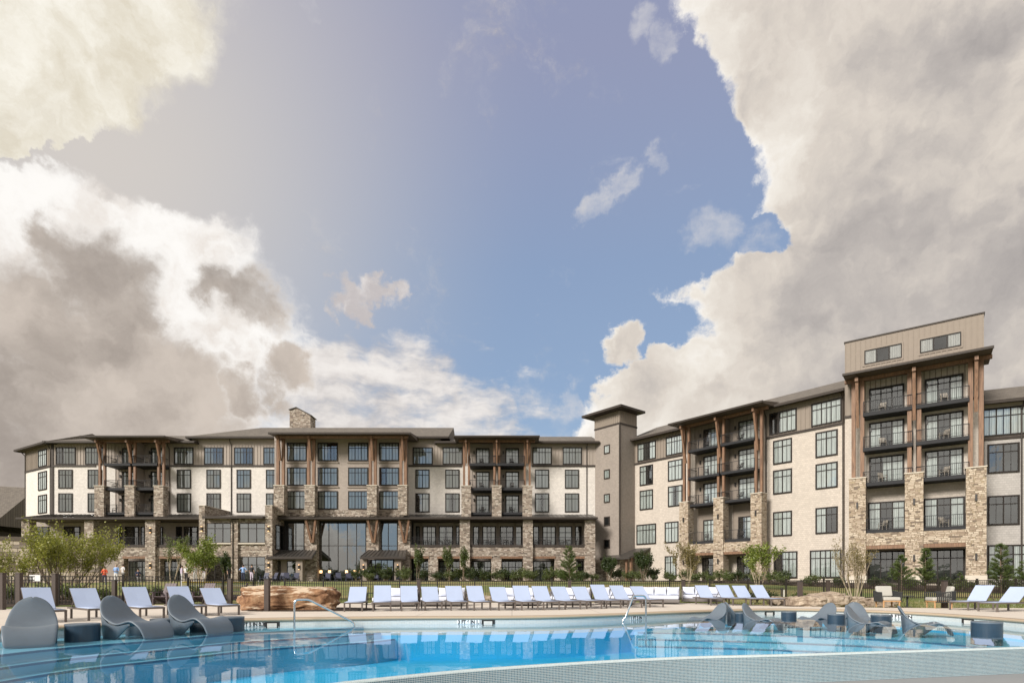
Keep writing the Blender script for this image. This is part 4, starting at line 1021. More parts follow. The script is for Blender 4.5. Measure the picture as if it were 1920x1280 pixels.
# ------------------------------------------------------------------ pool furniture
def make_lounger():
    t = thing('sun_lounger', '', 'sun lounger')
    w, z = .33, .33
    f = MB(); f.box(-w, -w+.045, 0, 1.95, z-.05, z); f.box(w-.045, w, 0, 1.95, z-.05, z); f.box(-w+.045, w-.045, 0, .045, z-.05, z); f.box(-w+.045, w-.045, 1.9, 1.95, z-.05, z); f.box(-w+.045, w-.045, 1.12, 1.16, z-.05, z-.01)
    f.build('frame', 'lounger_frame', t, bevel=.006)
    for sx in (-1, 1):
        for y in (.05, 1.62):
            MB().box(sx*w-.024*sx-.027, sx*w-.024*sx+.027, y-.027, y+.027, 0, z-.05).build('leg', 'lounger_frame', t, bevel=.005)
    s = MB(); n = 10
    for i in range(n+1):
        y = .03+1.1*i/n; sag = -.02*sin(pi*i/n)
        s.v += [(-w+.03, y, z+.012), (0, y, z+.012+sag), (w-.03, y, z+.012)]
    for i in range(n):
        for j in range(2): s.f.append((i*3+j, i*3+j+1, i*3+4+j, i*3+3+j)); s.m.append(0)
    o = s.build('seat_sling', 'sling', t, smooth=True); md = o.modifiers.new('solid', 'SOLIDIFY'); md.thickness = .012
    top = (1.70, .90); b = MB()
    for i in range(n+1):
        k = i/n; y = 1.13+(top[0]-1.13)*k; zz = z+.012+(top[1]-z)*k; sag = .006*sin(pi*k)
        b.v += [(-w+.01, y, zz), (0, y+sag, zz-sag*.6), (w-.01, y, zz)]
    for i in range(n):
        for j in range(2): b.f.append((i*3+j, i*3+j+1, i*3+4+j, i*3+3+j)); b.m.append(0)
    o = b.build('back_sling', 'sling', t); md = o.modifiers.new('solid', 'SOLIDIFY'); md.thickness = .018
    st = MB(); st.bar((-w+.06, 1.45, .62), (-w+.06, 1.75, z), .02); st.bar((w-.06, 1.45, .62), (w-.06, 1.75, z), .02)
    st.bar((-w+.01, 1.14, z), (-w+.01, top[0]+.01, top[1]), .02, .02); st.bar((w-.01, 1.14, z), (w-.01, top[0]+.01, top[1]), .02, .02)
    st.build('back_support', 'lounger_frame', t)
    return t
LP = make_lounger(); first = [True]
def lounger(pf, yf, pb, label, group):
    x0, d0 = gp(pf, yf); a = 0.
    for _ in range(80):
        db = d0+1.42*cos(a); xb = pd(pb, db); a = .75*a+.25*atan2(xb-x0, max(.15, sqrt(max(.01, 1.42**2-(min(1.40, abs(xb-x0)))**2))))
    a += R.uniform(-.035, .035); x0 += R.uniform(-.03, .03)
    M = at(x0, d0, 0, -a)
    if first[0]: o = LP; o.matrix_basis = M; first[0] = False
    else: o = copy_tree(LP, None, M)
    o['label'] = label; o['group'] = group
    k = R.uniform(-.10, .05)
    for ch in o.children:
        if ch.name.startswith('back'): ch.matrix_basis = Matrix.Translation((0, 1.13, .34)) @ Matrix.Rotation(k, 4, 'X') @ Matrix.Translation((0, -1.13, -.34))
row = [(661, 1146, 668), (716, 1145.5, 716), (768, 1145, 766), (814, 1144, 808), (863, 1144, 853), (905, 1144, 893), (950, 1144, 934), (994, 1143.5, 977), (1033.6, 1143, 1013), (1073.5, 1142, 1050), (1114.6, 1141, 1089), (1151, 1140, 1123), (1190, 1139, 1160), (1231, 1138, 1199)]
for i, r in enumerate(row):
    lounger(*r, f'{ORD[i]} pale blue sling lounger right of the brown boulder in the long row', 'sun loungers in the long row behind the pool')
for i, r in enumerate([(1346, 1134.5, 1319), (1388, 1134.5, 1358), (1420, 1135, 1390), (1460, 1136, 1425)]):
    lounger(*r, f'{ORD[i]} sling lounger from the left in the group of four before the pale rocks', 'four sun loungers beside the pale rocks')
for r, l in (((1797, 1143, 1838), 'pale sling lounger just right of the brown post by the club chairs'), ((1850, 1146, 1902), 'pale sling lounger cut off at the right edge of the picture')):
    lounger(*r, l, 'sun loungers at the right edge')
for r, l in zip([(95, 1167, 70), (193, 1162, 160), (286, 1159, 258), (369, 1155, 338), (430, 1153, 398)],
        ('leftmost pale sling lounger, behind the leftmost in-pool chaise', 'pale sling lounger behind the leftmost dark drum table', 'pale sling lounger between the two dark chaises, facing right', 'pale sling lounger half hidden behind the third in-pool chaise', 'pale sling lounger just left of the brown boulder')):
    lounger(*r, l, 'sun loungers on the left of the pool')

def make_chaise(name, W=.47, L=1.5, Ht=1.0):
    prof = [(0, Ht), (.03, Ht*.93), (.08, Ht*.82), (.15, Ht*.69), (.24, Ht*.55), (.35, Ht*.425), (.48, .36), (.62, .30), (.76, .285), (.90, .315), (1.04, .36), (1.16, .375), (1.28, .345), (1.39, .26), (1.46, .15), (L, .0)]
    wid = [.0, .22, .335, .415, .465, .49, .50, .51, .515, .515, .515, .51, .50, .49, .475, .45]
    m = 10; mb = MB(); n = len(prof)
    for (x, z), w in zip(prof, wid):
        w = w/.515*W
        for j in range(m+1):
            s = -1+2*j/m; cup = .055*s*s*(1 if x > .02 else 0)
            mb.v.append((x*1.0-.10*s*s*(1-min(1, x/.5))*.5, s*w, z+cup*(1 if .3 < x < 1.2 else .3)))
    for i in range(n-1):
        for j in range(m): mb.f.append((i*(m+1)+j, (i+1)*(m+1)+j, (i+1)*(m+1)+j+1, i*(m+1)+j+1)); mb.m.append(0)
    o = mb.build('shell', 'resin', None, smooth=True)
    md = o.modifiers.new('solid', 'SOLIDIFY'); md.thickness = .06; md.offset = 1
    md = o.modifiers.new('sub', 'SUBSURF'); md.levels = 1; md.render_levels = 2
    sk = MB()       # side skirts: full-height behind the seat, arched under the knees
    for s in (-1, 1):
        pts = [(.09, .74), (.19, .60), (.31, .50), (.46, .40), (.62, .34), (.80, .33), (.98, .37), (1.10, .39)]
        bot = [(.16, 0), (.24, 0), (.34, 0), (.46, 0), (.62, 0), (.74, .06), (.90, .20), (1.07, .33)]
        k = len(pts); wy = [W*.74, W*.88, W*.95, W*.985, W, W, W, W]
        for off in (0, -.04*s):
            sk.v += [(x, s*(y-.02)+off, z) for (x, z), y in zip(pts, wy)]+[(x, s*(y-.04)+off, z) for (x, z), y in zip(bot, wy)]
        o0 = 0 if s < 0 else 4*k
        for q in range(k-1):
            a, b = o0+q, o0+q+k; sk.f += [(a, a+1, b+1, b), (a+2*k, b+2*k, b+1+2*k, a+1+2*k), (b, b+1, b+1+2*k, b+2*k)]; sk.m += [0]*3
        sk.f += [(o0, o0+k, o0+3*k, o0+2*k)]; sk.m += [0]
    return o.data, sk.mesh('side_skirt', 'resin', True)
CH = make_chaise('chaise')
bpy.data.objects.remove([o for o in bpy.data.objects if o.name == 'shell'][0])
def chaise(x, y, z, ang, label, group, sc=1.):
    # local +x runs from head to foot; ang turns it; (x, y) is the middle of the seat
    M = at(x, y, z, radians(ang)) @ Matrix.Scale(sc, 4) @ Matrix.Translation((-.75, 0, 0))
    t = thing('in_pool_chaise', label, 'pool chaise', M, group)
    o = link('shell', CH[0], t)
    md = o.modifiers.new('solid', 'SOLIDIFY'); md.thickness = .06; md.offset = 1
    md = o.modifiers.new('sub', 'SUBSURF'); md.levels = 1; md.render_levels = 2
    link('side_skirt', CH[1], t)
G1, G2 = 'grey chaises on the left pool shelf', 'grey chaises on the right pool shelf'
zl, zr = WATER-.07, WATER-.34
chaise(-10.35, 12.25, zl, -52, 'grey moulded chaise seen from the front in the lower left corner', G1, 1.0)
chaise(-9.10, 13.70, zl, -16, 'grey moulded chaise between the first two drum tables on the left', G1)
chaise(-8.13, 14.72, zl, -20, 'grey moulded chaise left of the third drum table, nearest the boulder', G1)
for px, d, ang, l in ((1327, 19.8, 200, 'leftmost grey chaise of the right shelf, its foot pointing left'), (1395, 20.6, -4, 'grey chaise seen from the side behind the small drum table on the right shelf'), (1430, 19.3, -48, 'grey chaise on the right shelf just right of the small drum table'),
                      (1533, 20.0, 202, 'tall grey chaise before the pale rocks, its foot pointing left'), (1608, 20.2, -112, 'tall rear grey chaise facing the camera, behind a lower one'), (1630, 17.9, -48, 'front grey chaise overlapping the tall one behind it'), (1732, 17.4, -28, 'rightmost grey chaise, leaning like a fin before the depth marking')):
    chaise(pd(px, d), d, zr, ang, l, G2, .86)
def drum(x, y, z0, z1, r, label, group):
    t = thing('drum_table', label, 'side table', at(x, y, z0), group)
    MB().cyl(0, 0, 0, z1-z0-.035, r, 40).build('body', 'resin_dark', t, smooth=False)
    MB().cyl(0, 0, z1-z0-.035, z1-z0, r*1.005, 40).build('top', 'resin', t)
for (x, y), l in zip(((-9.85, 13.05), (-8.98, 14.72), (-7.68, 15.55)), ('leftmost dark drum table, beside the front chaise on the left shelf', 'middle dark drum table between two chaises on the left shelf', 'dark drum table at the end of the left shelf beside the depth marking')):
    drum(x, y, zl, .12, .335, l, 'drum tables on the left shelf')
for (px, d, r), l in zip(((1389, 20.2, .20), (1479, 20.9, .26), (1568, 19.4, .27), (1652, 18.9, .30), (1850, 15.3, .34)), ('small drum table between two grey chaises on the right shelf', 'dark drum table alone before the skimmer on the right shelf', 'dark drum table between the two tall grey chaises', 'dark drum table left of the fin-like chaise', 'dark drum table alone at the right end of the pool')):
    drum(pd(px, d), d, WATER-.4, -.03 if px < 1800 else .0, r, l, 'drum tables on the right shelf')

# hand rails
def rail(p_v, p_s, zt, label, flip):
    a = Vector((*p_v, 0)); b = Vector((*p_s, 0)); d = (b-a).normalized(); L = (b-a).length
    P = lambda s, z: tuple(a+d*s)[:2]+(z,)
    pts = [P(0, FLOOR+.3), P(0, WATER-.1), P(0, zt-.14)]
    for k in range(6): t = pi/2*k/5; pts.append(P(.12-.12*cos(t), zt-.12+.12*sin(t)))
    pts += [P(.30, zt+.0)]
    for k in range(1, 5): t = k/4; pts.append(P(.30+.14*t, zt-.03*t*t))
    pts += [P(L-.10, WATER+.14), P(L-.03, WATER+.07), P(L, WATER-.03), P(L-.06, WATER-.25), P(L-.3, FLOOR+.5)]
    tag(MB().tube(pts, .030, 12).build('handrail', 'steel', smooth=True), label, 'handrail', 'steel pool handrails')
rail((pd(552, 16.3), 16.3), (pd(665, 16.75), 16.75), .56, 'bent steel handrail rising from the water before the boulder', 1)
rail((pd(1211, 18.35), 18.35), (pd(1167, 18.2), 18.2), .62, 'bent steel handrail at the middle right of the pool', 1)

# depth markings and skimmers in the tile band
def far_at(px):
    for a, b in zip(FAR, FAR[1:]):
        pa, pb = 960+FPX*a[0]/a[1], 960+FPX*b[0]/b[1]
        if pa <= px <= pb:
            t = (px-pa)/(pb-pa); return (a[0]+(b[0]-a[0])*t, a[1]+(b[1]-a[1])*t), atan2(b[1]-a[1], b[0]-a[0])
def marking(px, text, wd, label):
    (x, y), a = far_at(px); t = thing('depth_marking', label, 'sign', at(x, y, 0, a), 'depth markings in the tile band')
    MB().box(-wd/2, wd/2, -.016, .01, -.215, -.095).build('tile_panel', 'white_tile', t)
    cu = bpy.data.curves.new('lettering', 'FONT'); cu.body = text; cu.size = .145; cu.align_x = 'CENTER'; cu.extrude = .001; cu.offset = .006
    tmp = bpy.data.objects.new('tmp', cu); COL.objects.link(tmp)
    me = bpy.data.meshes.new_from_object(tmp.evaluated_get(bpy.context.evaluated_depsgraph_get())); bpy.data.objects.remove(tmp)
    xs = [v.co.x for v in me.vertices]; s = (wd-.06)/(max(xs)-min(xs)); c = (max(xs)+min(xs))/2
    me.materials.clear(); me.materials.append(MATS['letter_black'])
    o = link('lettering', me, t, Matrix.Translation((-c*s, -.019, -.206)) @ Matrix.Diagonal((s, 1, 1, 1)) @ Matrix.Rotation(radians(90), 4, 'X'))
marking(880, '3 FT 6 IN 1.1', .74, 'white depth marking reading 3 FT 6 IN in the middle of the tile band')
marking(472, '0 FT 5 IN 0.3', .72, 'white depth marking reading FT 5 IN beside the left drum table')
marking(1193, '1 FT 5 IN', .55, 'narrow white depth marking behind the right handrail')
marking(1690, '0 FT 5 IN', .80, 'white depth marking partly hidden by the fin-like chaise')
marking(1362, '3 FT', .2, 'white depth marking peeping between two chaises')
def skimmer(px, label):
    (x, y), a = far_at(px); t = thing('skimmer', label, 'skimmer', at(x, y, 0, a), 'skimmers in the tile band')
    f = MB(); f.box(-.21, -.16, -.014, .01, -.23, -.10); f.box(.16, .21, -.014, .01, -.23, -.10); f.box(-.16, .16, -.014, .01, -.115, -.10); f.build('frame', 'metal_dark', t)
    MB().box(-.13, .13, -.012, .0, -.26, -.135).build('flap', 'sill_white', t); MB().box(-.16, .16, -.006, .012, -.28, -.115).build('throat', 'interior', t)
skimmer(915, 'skimmer opening right of the 3 FT 6 IN marking'); skimmer(510, 'skimmer opening on the left, below the boulder'); skimmer(1443, 'skimmer opening left of the lone drum table'); skimmer(1815, 'skimmer opening at the right end of the tile band')

# square bollard posts around the deck
def bollard(px, py, h, label, z=0.):
    x, d = gp(px, py, z); t = thing('square_post', label, 'post', at(x, d, z), 'square brown posts round the deck')
    MB().box(-.085, .085, -.085, .085, 0, h).build('shaft', 'post_brown', t, bevel=.008); MB().box(-.1, .1, -.1, .1, h, h+.03).build('cap', 'metal_dark', t, bevel=.006)
for a in ((501, 1145, 1.14, 'brown square post standing before the boulder'), (431.5, 1131, 1.18, 'brown square post behind the side-on slatted chair'), (785, 1133, 1.17, 'brown square post between the third and fourth loungers of the long row'),
          (1281, 1127, 1.13, 'brown square post right of the daybed with visible mattress'), (1500, 1136, 1.06, 'brown square post before the pale rocks'), (1553, 1124, 1.12, 'brown square post behind the pale rocks'),
          (1771, 1139, 1.08, 'brown square post right of the club chairs'), (214.5, 1133, 1.10, 'brown square post behind the gap between the left loungers'), (1068, 1128, 1.12, 'brown square post behind the middle of the long lounger row')): bollard(*a)

# rocks
def rock(name, x, y, z, sx, sy, sz, mat, seed, label, cat='rock', group=None, rz=0., sq=.55, rough=.16, sub=5):
    bm = bmesh.new(); bmesh.ops.create_icosphere(bm, subdivisions=sub, radius=1.)
    for v in bm.verts:
        c = v.co.copy(); q = Vector([math.copysign(abs(k)**sq, k) for k in c]); q = q/max(1e-6, max(abs(q.x), abs(q.y), abs(q.z)))*.5+c*.5
        s3 = Vector((seed*3.1, seed*1.7, seed*.9))
        n = noise.fractal(c*1.3+s3, .9, 2.1, 5)*rough+(noise.ridged_multi_fractal(c*2.2+s3, 1., 2., 4, 1., 2.)-1.1)*rough*.35+noise.noise(c*7+s3)*rough*.16+noise.noise(c*17+s3)*rough*.07
        q = q*(1+n); v.co = Vector((q.x*sx/2, q.y*sy/2, (q.z*.5+.42)*sz))
    me = bpy.data.meshes.new(name); bm.to_mesh(me); bm.free(); me.materials.append(MATS[mat]); me.polygons.foreach_set('use_smooth', [True]*len(me.polygons))
    o = link(name, me, None, at(x, y, z, rz)); return tag(o, label, cat, group)
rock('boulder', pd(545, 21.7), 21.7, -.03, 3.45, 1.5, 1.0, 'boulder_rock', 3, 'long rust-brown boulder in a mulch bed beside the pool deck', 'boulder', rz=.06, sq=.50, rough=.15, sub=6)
rock('flat_rock', pd(1505, 24.8), 24.8, -.1, 1.7, 1.2, .58, 'pale_rock', 5, 'large pale craggy rock before the brown post', group='pale rocks on the right', sq=.6, rough=.22)
rock('flat_rock', pd(1552, 26.0), 26.0, -.1, 1.7, 1.2, .70, 'pale_rock', 8, 'pale craggy rock right of the largest one', group='pale rocks on the right', rough=.22)
rock('flat_rock', pd(1590, 28.5), 28.5, -.1, 1.3, .9, .45, 'pale_rock', 11, 'low pale rock at the foot of the bare multi-stem tree', group='pale rocks on the right', rough=.2)
rock('flat_rock', pd(1665, 24.9), 25.6, -.1, 1.5, .9, .48, 'pale_rock', 13, 'pale rock behind the left club chair', group='pale rocks on the right', rough=.2)
rock('flat_rock', pd(1462, 26.3), 26.3, -.1, .9, .7, .5, 'pale_rock', 15, 'small pale rock behind the foot of the fourth grouped lounger', group='pale rocks on the right', rough=.2)
rock('flat_rock', pd(880, 30.5), 30.5, -.1, 1.2, .8, .40, 'pale_rock', 17, 'small pale rock seen under the fence behind the long row', group='pale rocks behind the long row')
rock('flat_rock', pd(913, 30.2), 30.2, -.1, .9, .8, .42, 'pale_rock', 19, 'small pale rock just right of its twin behind the long row', group='pale rocks behind the long row')
rock('flat_rock', pd(1230, 40), 40, -.0, 2.0, 1.2, .75, 'pale_rock', 21, 'pale rock on the lawn behind the daybed', group='pale rocks on the lawn')

# daybeds behind the long row
def make_daybed():
    t = thing('daybed', '', 'daybed'); w, d = .92, 1.55
    MB().box(-w, w, 0, d, .07, .22).build('base', 'daybed_frame', t, bevel=.04, seg=3)
    MB().box(-w+.03, w-.03, .01, d-.08, .22, .40).build('mattress', 'cushion', t, bevel=.07, seg=4)
    fr = MB(); fr.box(-w-.02, w+.02, d-.06, d+.02, .22, .66); fr.box(-w-.02, -w+.05, d-.75, d-.06, .50, .62); fr.box(w-.05, w+.02, d-.75, d-.06, .50, .62); fr.box(-w-.02, -w+.05, d-.75, d-.70, .22, .50); fr.box(w-.05, w+.02, d-.75, d-.70, .22, .50)
    fr.build('back_frame', 'daybed_frame', t, bevel=.01)
    for k in (-1, 0, 1):
        m = MB(); n = 8
        for i in range(n+1):
            for j in range(n+1):
                a, b = -1+2*i/n, -1+2*j/n; pin = 1-.10*(a*a)*(1-b*b)-.0; th = .085*(1-a**4)*(1-b**4)+.012
                m.v.append((a*.29*(1-.06*(1-b*b)), -th, b*.20*(1-.08*(1-a*a))))
        c = len(m.v); m.v += [(x, -y, z) for x, y, z in m.v]
        for i in range(n):
            for j in range(n):
                q = (i*(n+1)+j, (i+1)*(n+1)+j, (i+1)*(n+1)+j+1, i*(n+1)+j+1); m.f += [q, tuple(v+c for v in reversed(q))]; m.m += [0, 0]
        m.build('pillow', 'cushion', t, Matrix.Translation((k*.60, d-.30, .60)) @ Matrix.Rotation(radians(-18), 4, 'X'), smooth=True)
    return t
DB = make_daybed()
for i, (px, py, rz, l) in enumerate(((737, 1137, .05, 'white daybed behind the second and third loungers of the long row'), (827, 1136.5, -.02, 'white daybed behind the fourth and fifth loungers of the long row'), (973, 1135.5, -.12, 'white daybed behind the eighth and ninth loungers of the long row'),
        (1066, 1134.5, -.18, 'white daybed behind the tenth and eleventh loungers of the long row'), (1152, 1133, -.25, 'white daybed behind the twelfth and thirteenth loungers of the long row'), (1236, 1132, -.30, 'white daybed with its long mattress showing beside the last lounger of the row'), (1318, 1130.5, -.25, 'white daybed behind the first two loungers of the group of four'))):
    x, d = gp(px, py); M = at(x, d, 0, -rz*0+rz)
    o = DB if i == 0 else copy_tree(DB, None, M); o.matrix_basis = M; o['label'] = l; o['group'] = 'white daybeds behind the loungers'

# slatted garden chairs
def make_adirondack(mat):
    t = thing('slatted_chair', '', 'chair')
    for i in range(5): y = .02+i*.105; MB().box(-.28, .28, y, y+.095, .36-.028*i, .385-.028*i).build('seat_slat', mat, t)
    for i in range(4):
        x = -.27+i*.137; m = MB(); m.add([(x, .46, .22), (x+.127, .46, .22), (x+.127, .84, .98), (x, .84, .98), (x, .49, .205), (x+.127, .49, .205), (x+.127, .87, .965), (x, .87, .965)], [(0, 1, 2, 3), (7, 6, 5, 4), (0, 4, 5, 1), (1, 5, 6, 2), (2, 6, 7, 3), (3, 7, 4, 0)]); m.build('back_slat', mat, t)
    for s in (-1, 1):
        MB().box(s*.36-.07, s*.36+.07, -.05, .66, .56, .585).build('arm', mat, t)
        MB().box(s*.32-.02, s*.32+.02, .0, .12, 0, .56).build('front_leg', mat, t)
        MB().bar((s*.30, .02, .33), (s*.30, .92, .04), .04, .13).build('rear_leg', mat, t); MB().bar((s*.32, .60, .56), (s*.32, .66, .20), .04, .08).build('arm_support', mat, t)
    return t
AD = make_adirondack('adirondack'); AN = make_adirondack('adirondack_navy')
for i, (px, py, rz, l) in enumerate(((299, 1133, -.05, 'purplish brown slatted chair behind the middle left loungers'), (372, 1132.5, -.15, 'purplish brown slatted chair half hidden behind a lounger near the boulder'), (428, 1130.5, -1.25, 'purplish brown slatted chair seen from the side, facing left, by the boulder'))):
    x, d = gp(px, py); M = at(x, d, 0, rz); o = AD if i == 0 else copy_tree(AD, None, M); o.matrix_basis = M; o['label'] = l; o['group'] = 'purplish slatted chairs by the fence'
navy = (492, 507, 521, 538, 553, 613, 634, 655, 672, 703, 724, 748)
for i, px in enumerate(navy):
    d = 66.5+.5*(i % 3); x = pd(px, d); M = at(x, d, gz(x, d), R.uniform(-.5, .5)) @ Matrix.Scale(1.08, 4)
    o = AN if i == 0 else copy_tree(AN, None, M); o.matrix_basis = M
    o['label'] = f'{ORD[i]} navy slatted chair from the left in the line before the lobby'; o['group'] = 'navy slatted chairs before the lobby'

# club chairs and side tables
def make_club(label, M):
    t = thing('club_chair', label, 'armchair', M, 'club chairs with grey cushions')
    MB().box(-.34, .34, 0, .72, .24, .29).build('seat_frame', 'teak', t, bevel=.01)
    for x in (-.30, .30):
        for y in (.05, .64): MB().cyl(x, y, 0, .24, .026, 10, r1=.036).build('leg', 'teak', t)
    MB().box(-.32, .32, -.02, .66, .29, .43).build('seat_cushion', 'cushion_grey', t, bevel=.04, seg=3)
    MB().box(-.31, .31, -.07, .07, -.22, .22).build('back_cushion', 'cushion_grey', t, Matrix.Translation((0, .66, .66)) @ Matrix.Rotation(radians(-14), 4, 'X'), bevel=.05, seg=3)
    sh = MB()
    path = [(-.40, .02), (-.41, .30), (-.40, .60), (-.33, .76), (-.18, .82), (0, .83), (.18, .82), (.33, .76), (.40, .60), (.41, .30), (.40, .02)]
    for (x0, y0), (x1, y1) in zip(path, path[1:]):
        for k in range(4):
            t0 = k/4; x = x0+(x1-x0)*t0; y = y0+(y1-y0)*t0; sh.bar((x*.96, y, .24), (x, y*1.02, .62+.05*(y > .5)), .045, .02)
    for zz in (.25, .62): sh.tube([(x, y, zz+(.05*(y > .5) if zz > .5 else 0)) for x, y in path], .022, 6)
    sh.build('rope_shell', 'rope_dark', t)
make_club('grey cushioned club chair facing the pool, left of the pair', at(*gp(1673, 1138.5), 0, -.12)); make_club('grey cushioned club chair turned to the left, by the brown post', at(*gp(1743, 1139), 0, -1.75))
def side_table(px, py, label, z=.48, r=.26):
    x, d = gp(px, py); t = thing('side_table', label, 'side table', at(x, d))
    MB().cyl(0, 0, z-.03, z, r, 24).build('top', 'rope_dark', t); MB().cyl(0, 0, 0, z-.03, .035, 10).cyl(0, 0, 0, .02, r*.7, 20).build('stem', 'rope_dark', t)
side_table(1701, 1137.5, 'small dark round table between the two club chairs'); side_table(688, 1133, 'small dark table behind the first lounger of the long row', .55, .3)
# small lantern post near the rocks
t = thing('path_light', 'slim dark path light with white tag near the pale rocks', 'light', at(*gp(1466, 1125)))
MB().cyl(0, 0, 0, .62, .05, 12).build('stem', 'metal_dark', t); MB().cyl(0, 0, .62, .70, .07, 12).build('head', 'metal_dark', t); MB().box(.08, .14, -.03, .03, .2, .6).build('white_tag', 'sill_white', t)

# ------------------------------------------------------------------ fence
def fence(pts, label, single, ht=1.2, thick=()):
    t = thing('iron_fence', label, 'fence', at(pts[0][0], pts[0][1], gz(*pts[0]))); B = Matrix.Translation((-pts[0][0], -pts[0][1], -gz(*pts[0])))
    acc = MB(); pm = MB().box(-.015, .015, -.015, .015, .05, ht-.02).mesh('picket', 'iron'); rails = []
    for (a, b) in zip(pts, pts[1:]):
        L = sqrt((b[0]-a[0])**2+(b[1]-a[1])**2); n = max(1, round(L/2.4)); ang = atan2(b[1]-a[1], b[0]-a[0])
        for i in range(n):
            q = [(a[0]+(b[0]-a[0])*k/n, a[1]+(b[1]-a[1])*k/n) for k in (i, i+1)]; z = [gz(*p) for p in q]
            MB().box(-.04, .04, -.04, .04, -.1, ht+.04).box(-.055, .055, -.055, .055, ht+.04, ht+.07).build('post', 'iron', t, B @ at(*q[0], z[0], ang))
            for zz in (ht-.04, ht-.20, .12):
                MB().bar((*q[0], z[0]+zz), (*q[1], z[1]+zz), .03, .035).build('rail', 'iron', t, B)
            m = int(L/n/.125)
            for k in range(1, m):
                f = k/m; x, y, zz = q[0][0]+(q[1][0]-q[0][0])*f, q[0][1]+(q[1][1]-q[0][1])*f, z[0]+(z[1]-z[0])*f
                if single: link('picket', pm, t, B @ at(x, y, zz, ang))
                else: acc.bar((x, y, zz+.05), (x, y, zz+ht-.02), .028)
    if not single: acc.build('pickets', 'iron', t, B, kind='stuff')
    for px, d in thick: MB().box(-.085, .085, -.085, .085, 0, ht+.05).box(-.1, .1, -.1, .1, ht+.05, ht+.09).build('gate_post', 'post_brown', t, B @ at(pd(px, d), d, gz(pd(px, d), d)))
fence([(-25, 24.6), (-20.4, 25.6), (-15.7, 27.2)], 'black iron picket fence at the left behind the loungers', True, 1.33, ((4, 21.6), (36, 22.6), (103, 24.6)))
fence([(-15.6, 27.4), (-13.5, 33.2)], 'black iron picket fence running back from the left corner', True, 1.2)
fence([(-13.3, 33.3), (0, 34), (12, 34.8)], 'black iron picket fence behind the long row of loungers', True, 1.18)
fence([(12.1, 34.8), (24, 35.3), (44, 36)], 'black iron picket fence at the right behind the rocks and club chairs', False, 1.2)
t = thing('notice_board', 'white notice hung on the left fence', 'sign', at(pd(69, 25.5), 25.4, .1)); MB().box(-.24, .24, -.01, .01, .98, 1.26).build('panel', 'white_tile', t)
t = thing('lawn_net', 'yellow and white tape net stretched across the lawn behind the slatted chairs', 'net', at(pd(340, 38), 38, 0))
a, b = Vector((0, 0, 0)), Vector((pd(485, 46)-pd(340, 38), 8, 0))
for nm, m, z in (('top_tape', 'net_yellow', 1.02), ('bottom_tape', 'net_white', .78)): MB().bar(a+Vector((0, 0, z)), b+Vector((0, 0, z-.08)), .03, .07, side=(0, 0, 1)).build(nm, m, t)
for p in (a, b): MB().bar(p, p+Vector((0, 0, 1.15)), .06).build('post', 'net_white', t)

# ------------------------------------------------------------------ far-left building and retaining wall
def lodge():
    t = thing('lodge_building', 'low dark-sided building with a broad grey shingle roof at the left edge', 'building', at(-92, 88, 1.0))
    MB().box(-20, 9.5, 0, 14, -1, 8.0).build('wall', 'trim_dark', t)
    for i in range(3): MB().box(-9+i*6, -6.5+i*6, -.05, 0, 3.5, 6.5).build('window', 'window_frame', t)
    MB().add([(-22, -1.2, 8.6), (12.6, -1.2, 8.6), (12.6, 7, 15.5), (-22, 7, 17.5), (-22, 15, 8.6), (12.6, 15, 8.6)], [(0, 1, 2, 3), (3, 2, 5, 4), (1, 5, 2), (0, 3, 4)]).build('roof', 'roof_shingle', t)
    MB().box(-22, 12.7, -1.4, -1.2, 8.3, 8.65).build('gutter', 'trim_dark', t)
lodge()
def retaining_wall():
    x0, d0 = -52, 52; x1, d1 = pd(186, 56), 56.; L = sqrt((x1-x0)**2+(d1-d0)**2); ang = atan2(d1-d0, x1-x0)
    zb = gz(x0, d0)-.3
    t = thing('retaining_wall', 'stone block retaining wall behind the big sparse tree on the left', 'wall', at(x0, d0, zb, ang))
    top = CAM_Z+(HZ-1012)/FPX*53-zb
    MB().box(0, L, .06, 1.2, 0, top).build('core', 'ledge_stone', t); MB().box(-.1, L+.1, -.1, 1.3, top, top+.38).build('cap', 'soffit', t)
    for m in (('block_tan', (.40, .33, .26)), ('block_grey', (.27, .23, .20)), ('block_pale', (.52, .45, .37)), ('block_brown', (.20, .16, .13))): plain(m[0], m[1], .9, .25, 5, bmp=.02)
    names = ('block_tan', 'block_grey', 'block_pale', 'block_brown'); me = {}
    z = 0.; R2 = random.Random(5); n = 0
    hs = [.34, .26, .40, .30, .36, .28, .42, .30, .36, .33, .30, .35]
    s = top/sum(hs)
    for hk in hs:
        hh = hk*s; u = L
        while u > 0 and n < 300:
            w = R2.choice((.5, .7, .9, 1.15)); w = min(w, u); u -= w
            if u+w < L-20: break
            mt = R2.choice(names); key = (w, round(hh, 3), mt)
            if key not in me: me[key] = MB().box(.015, w-.015, -.05, .10, .015, hh-.015).mesh('stone_block', mt)
            o = link('stone_block', me[key], t, Matrix.Translation((u, R2.uniform(-.03, .03), z))); n += 1
        z += hh
    mb = MB(); z = 0.
    for hk in hs:
        hh = hk*s; u = 0
        while u < L-19.5:
            w = R2.choice((.5, .7, .9, 1.15)); mb.box(u+.015, u+w-.015, -.05, .1, z+.015, z+hh-.015, R2.randrange(4)); u += w
        z += hh
    mb.build('stone_blocks', list(names), t, kind='stuff')
retaining_wall()

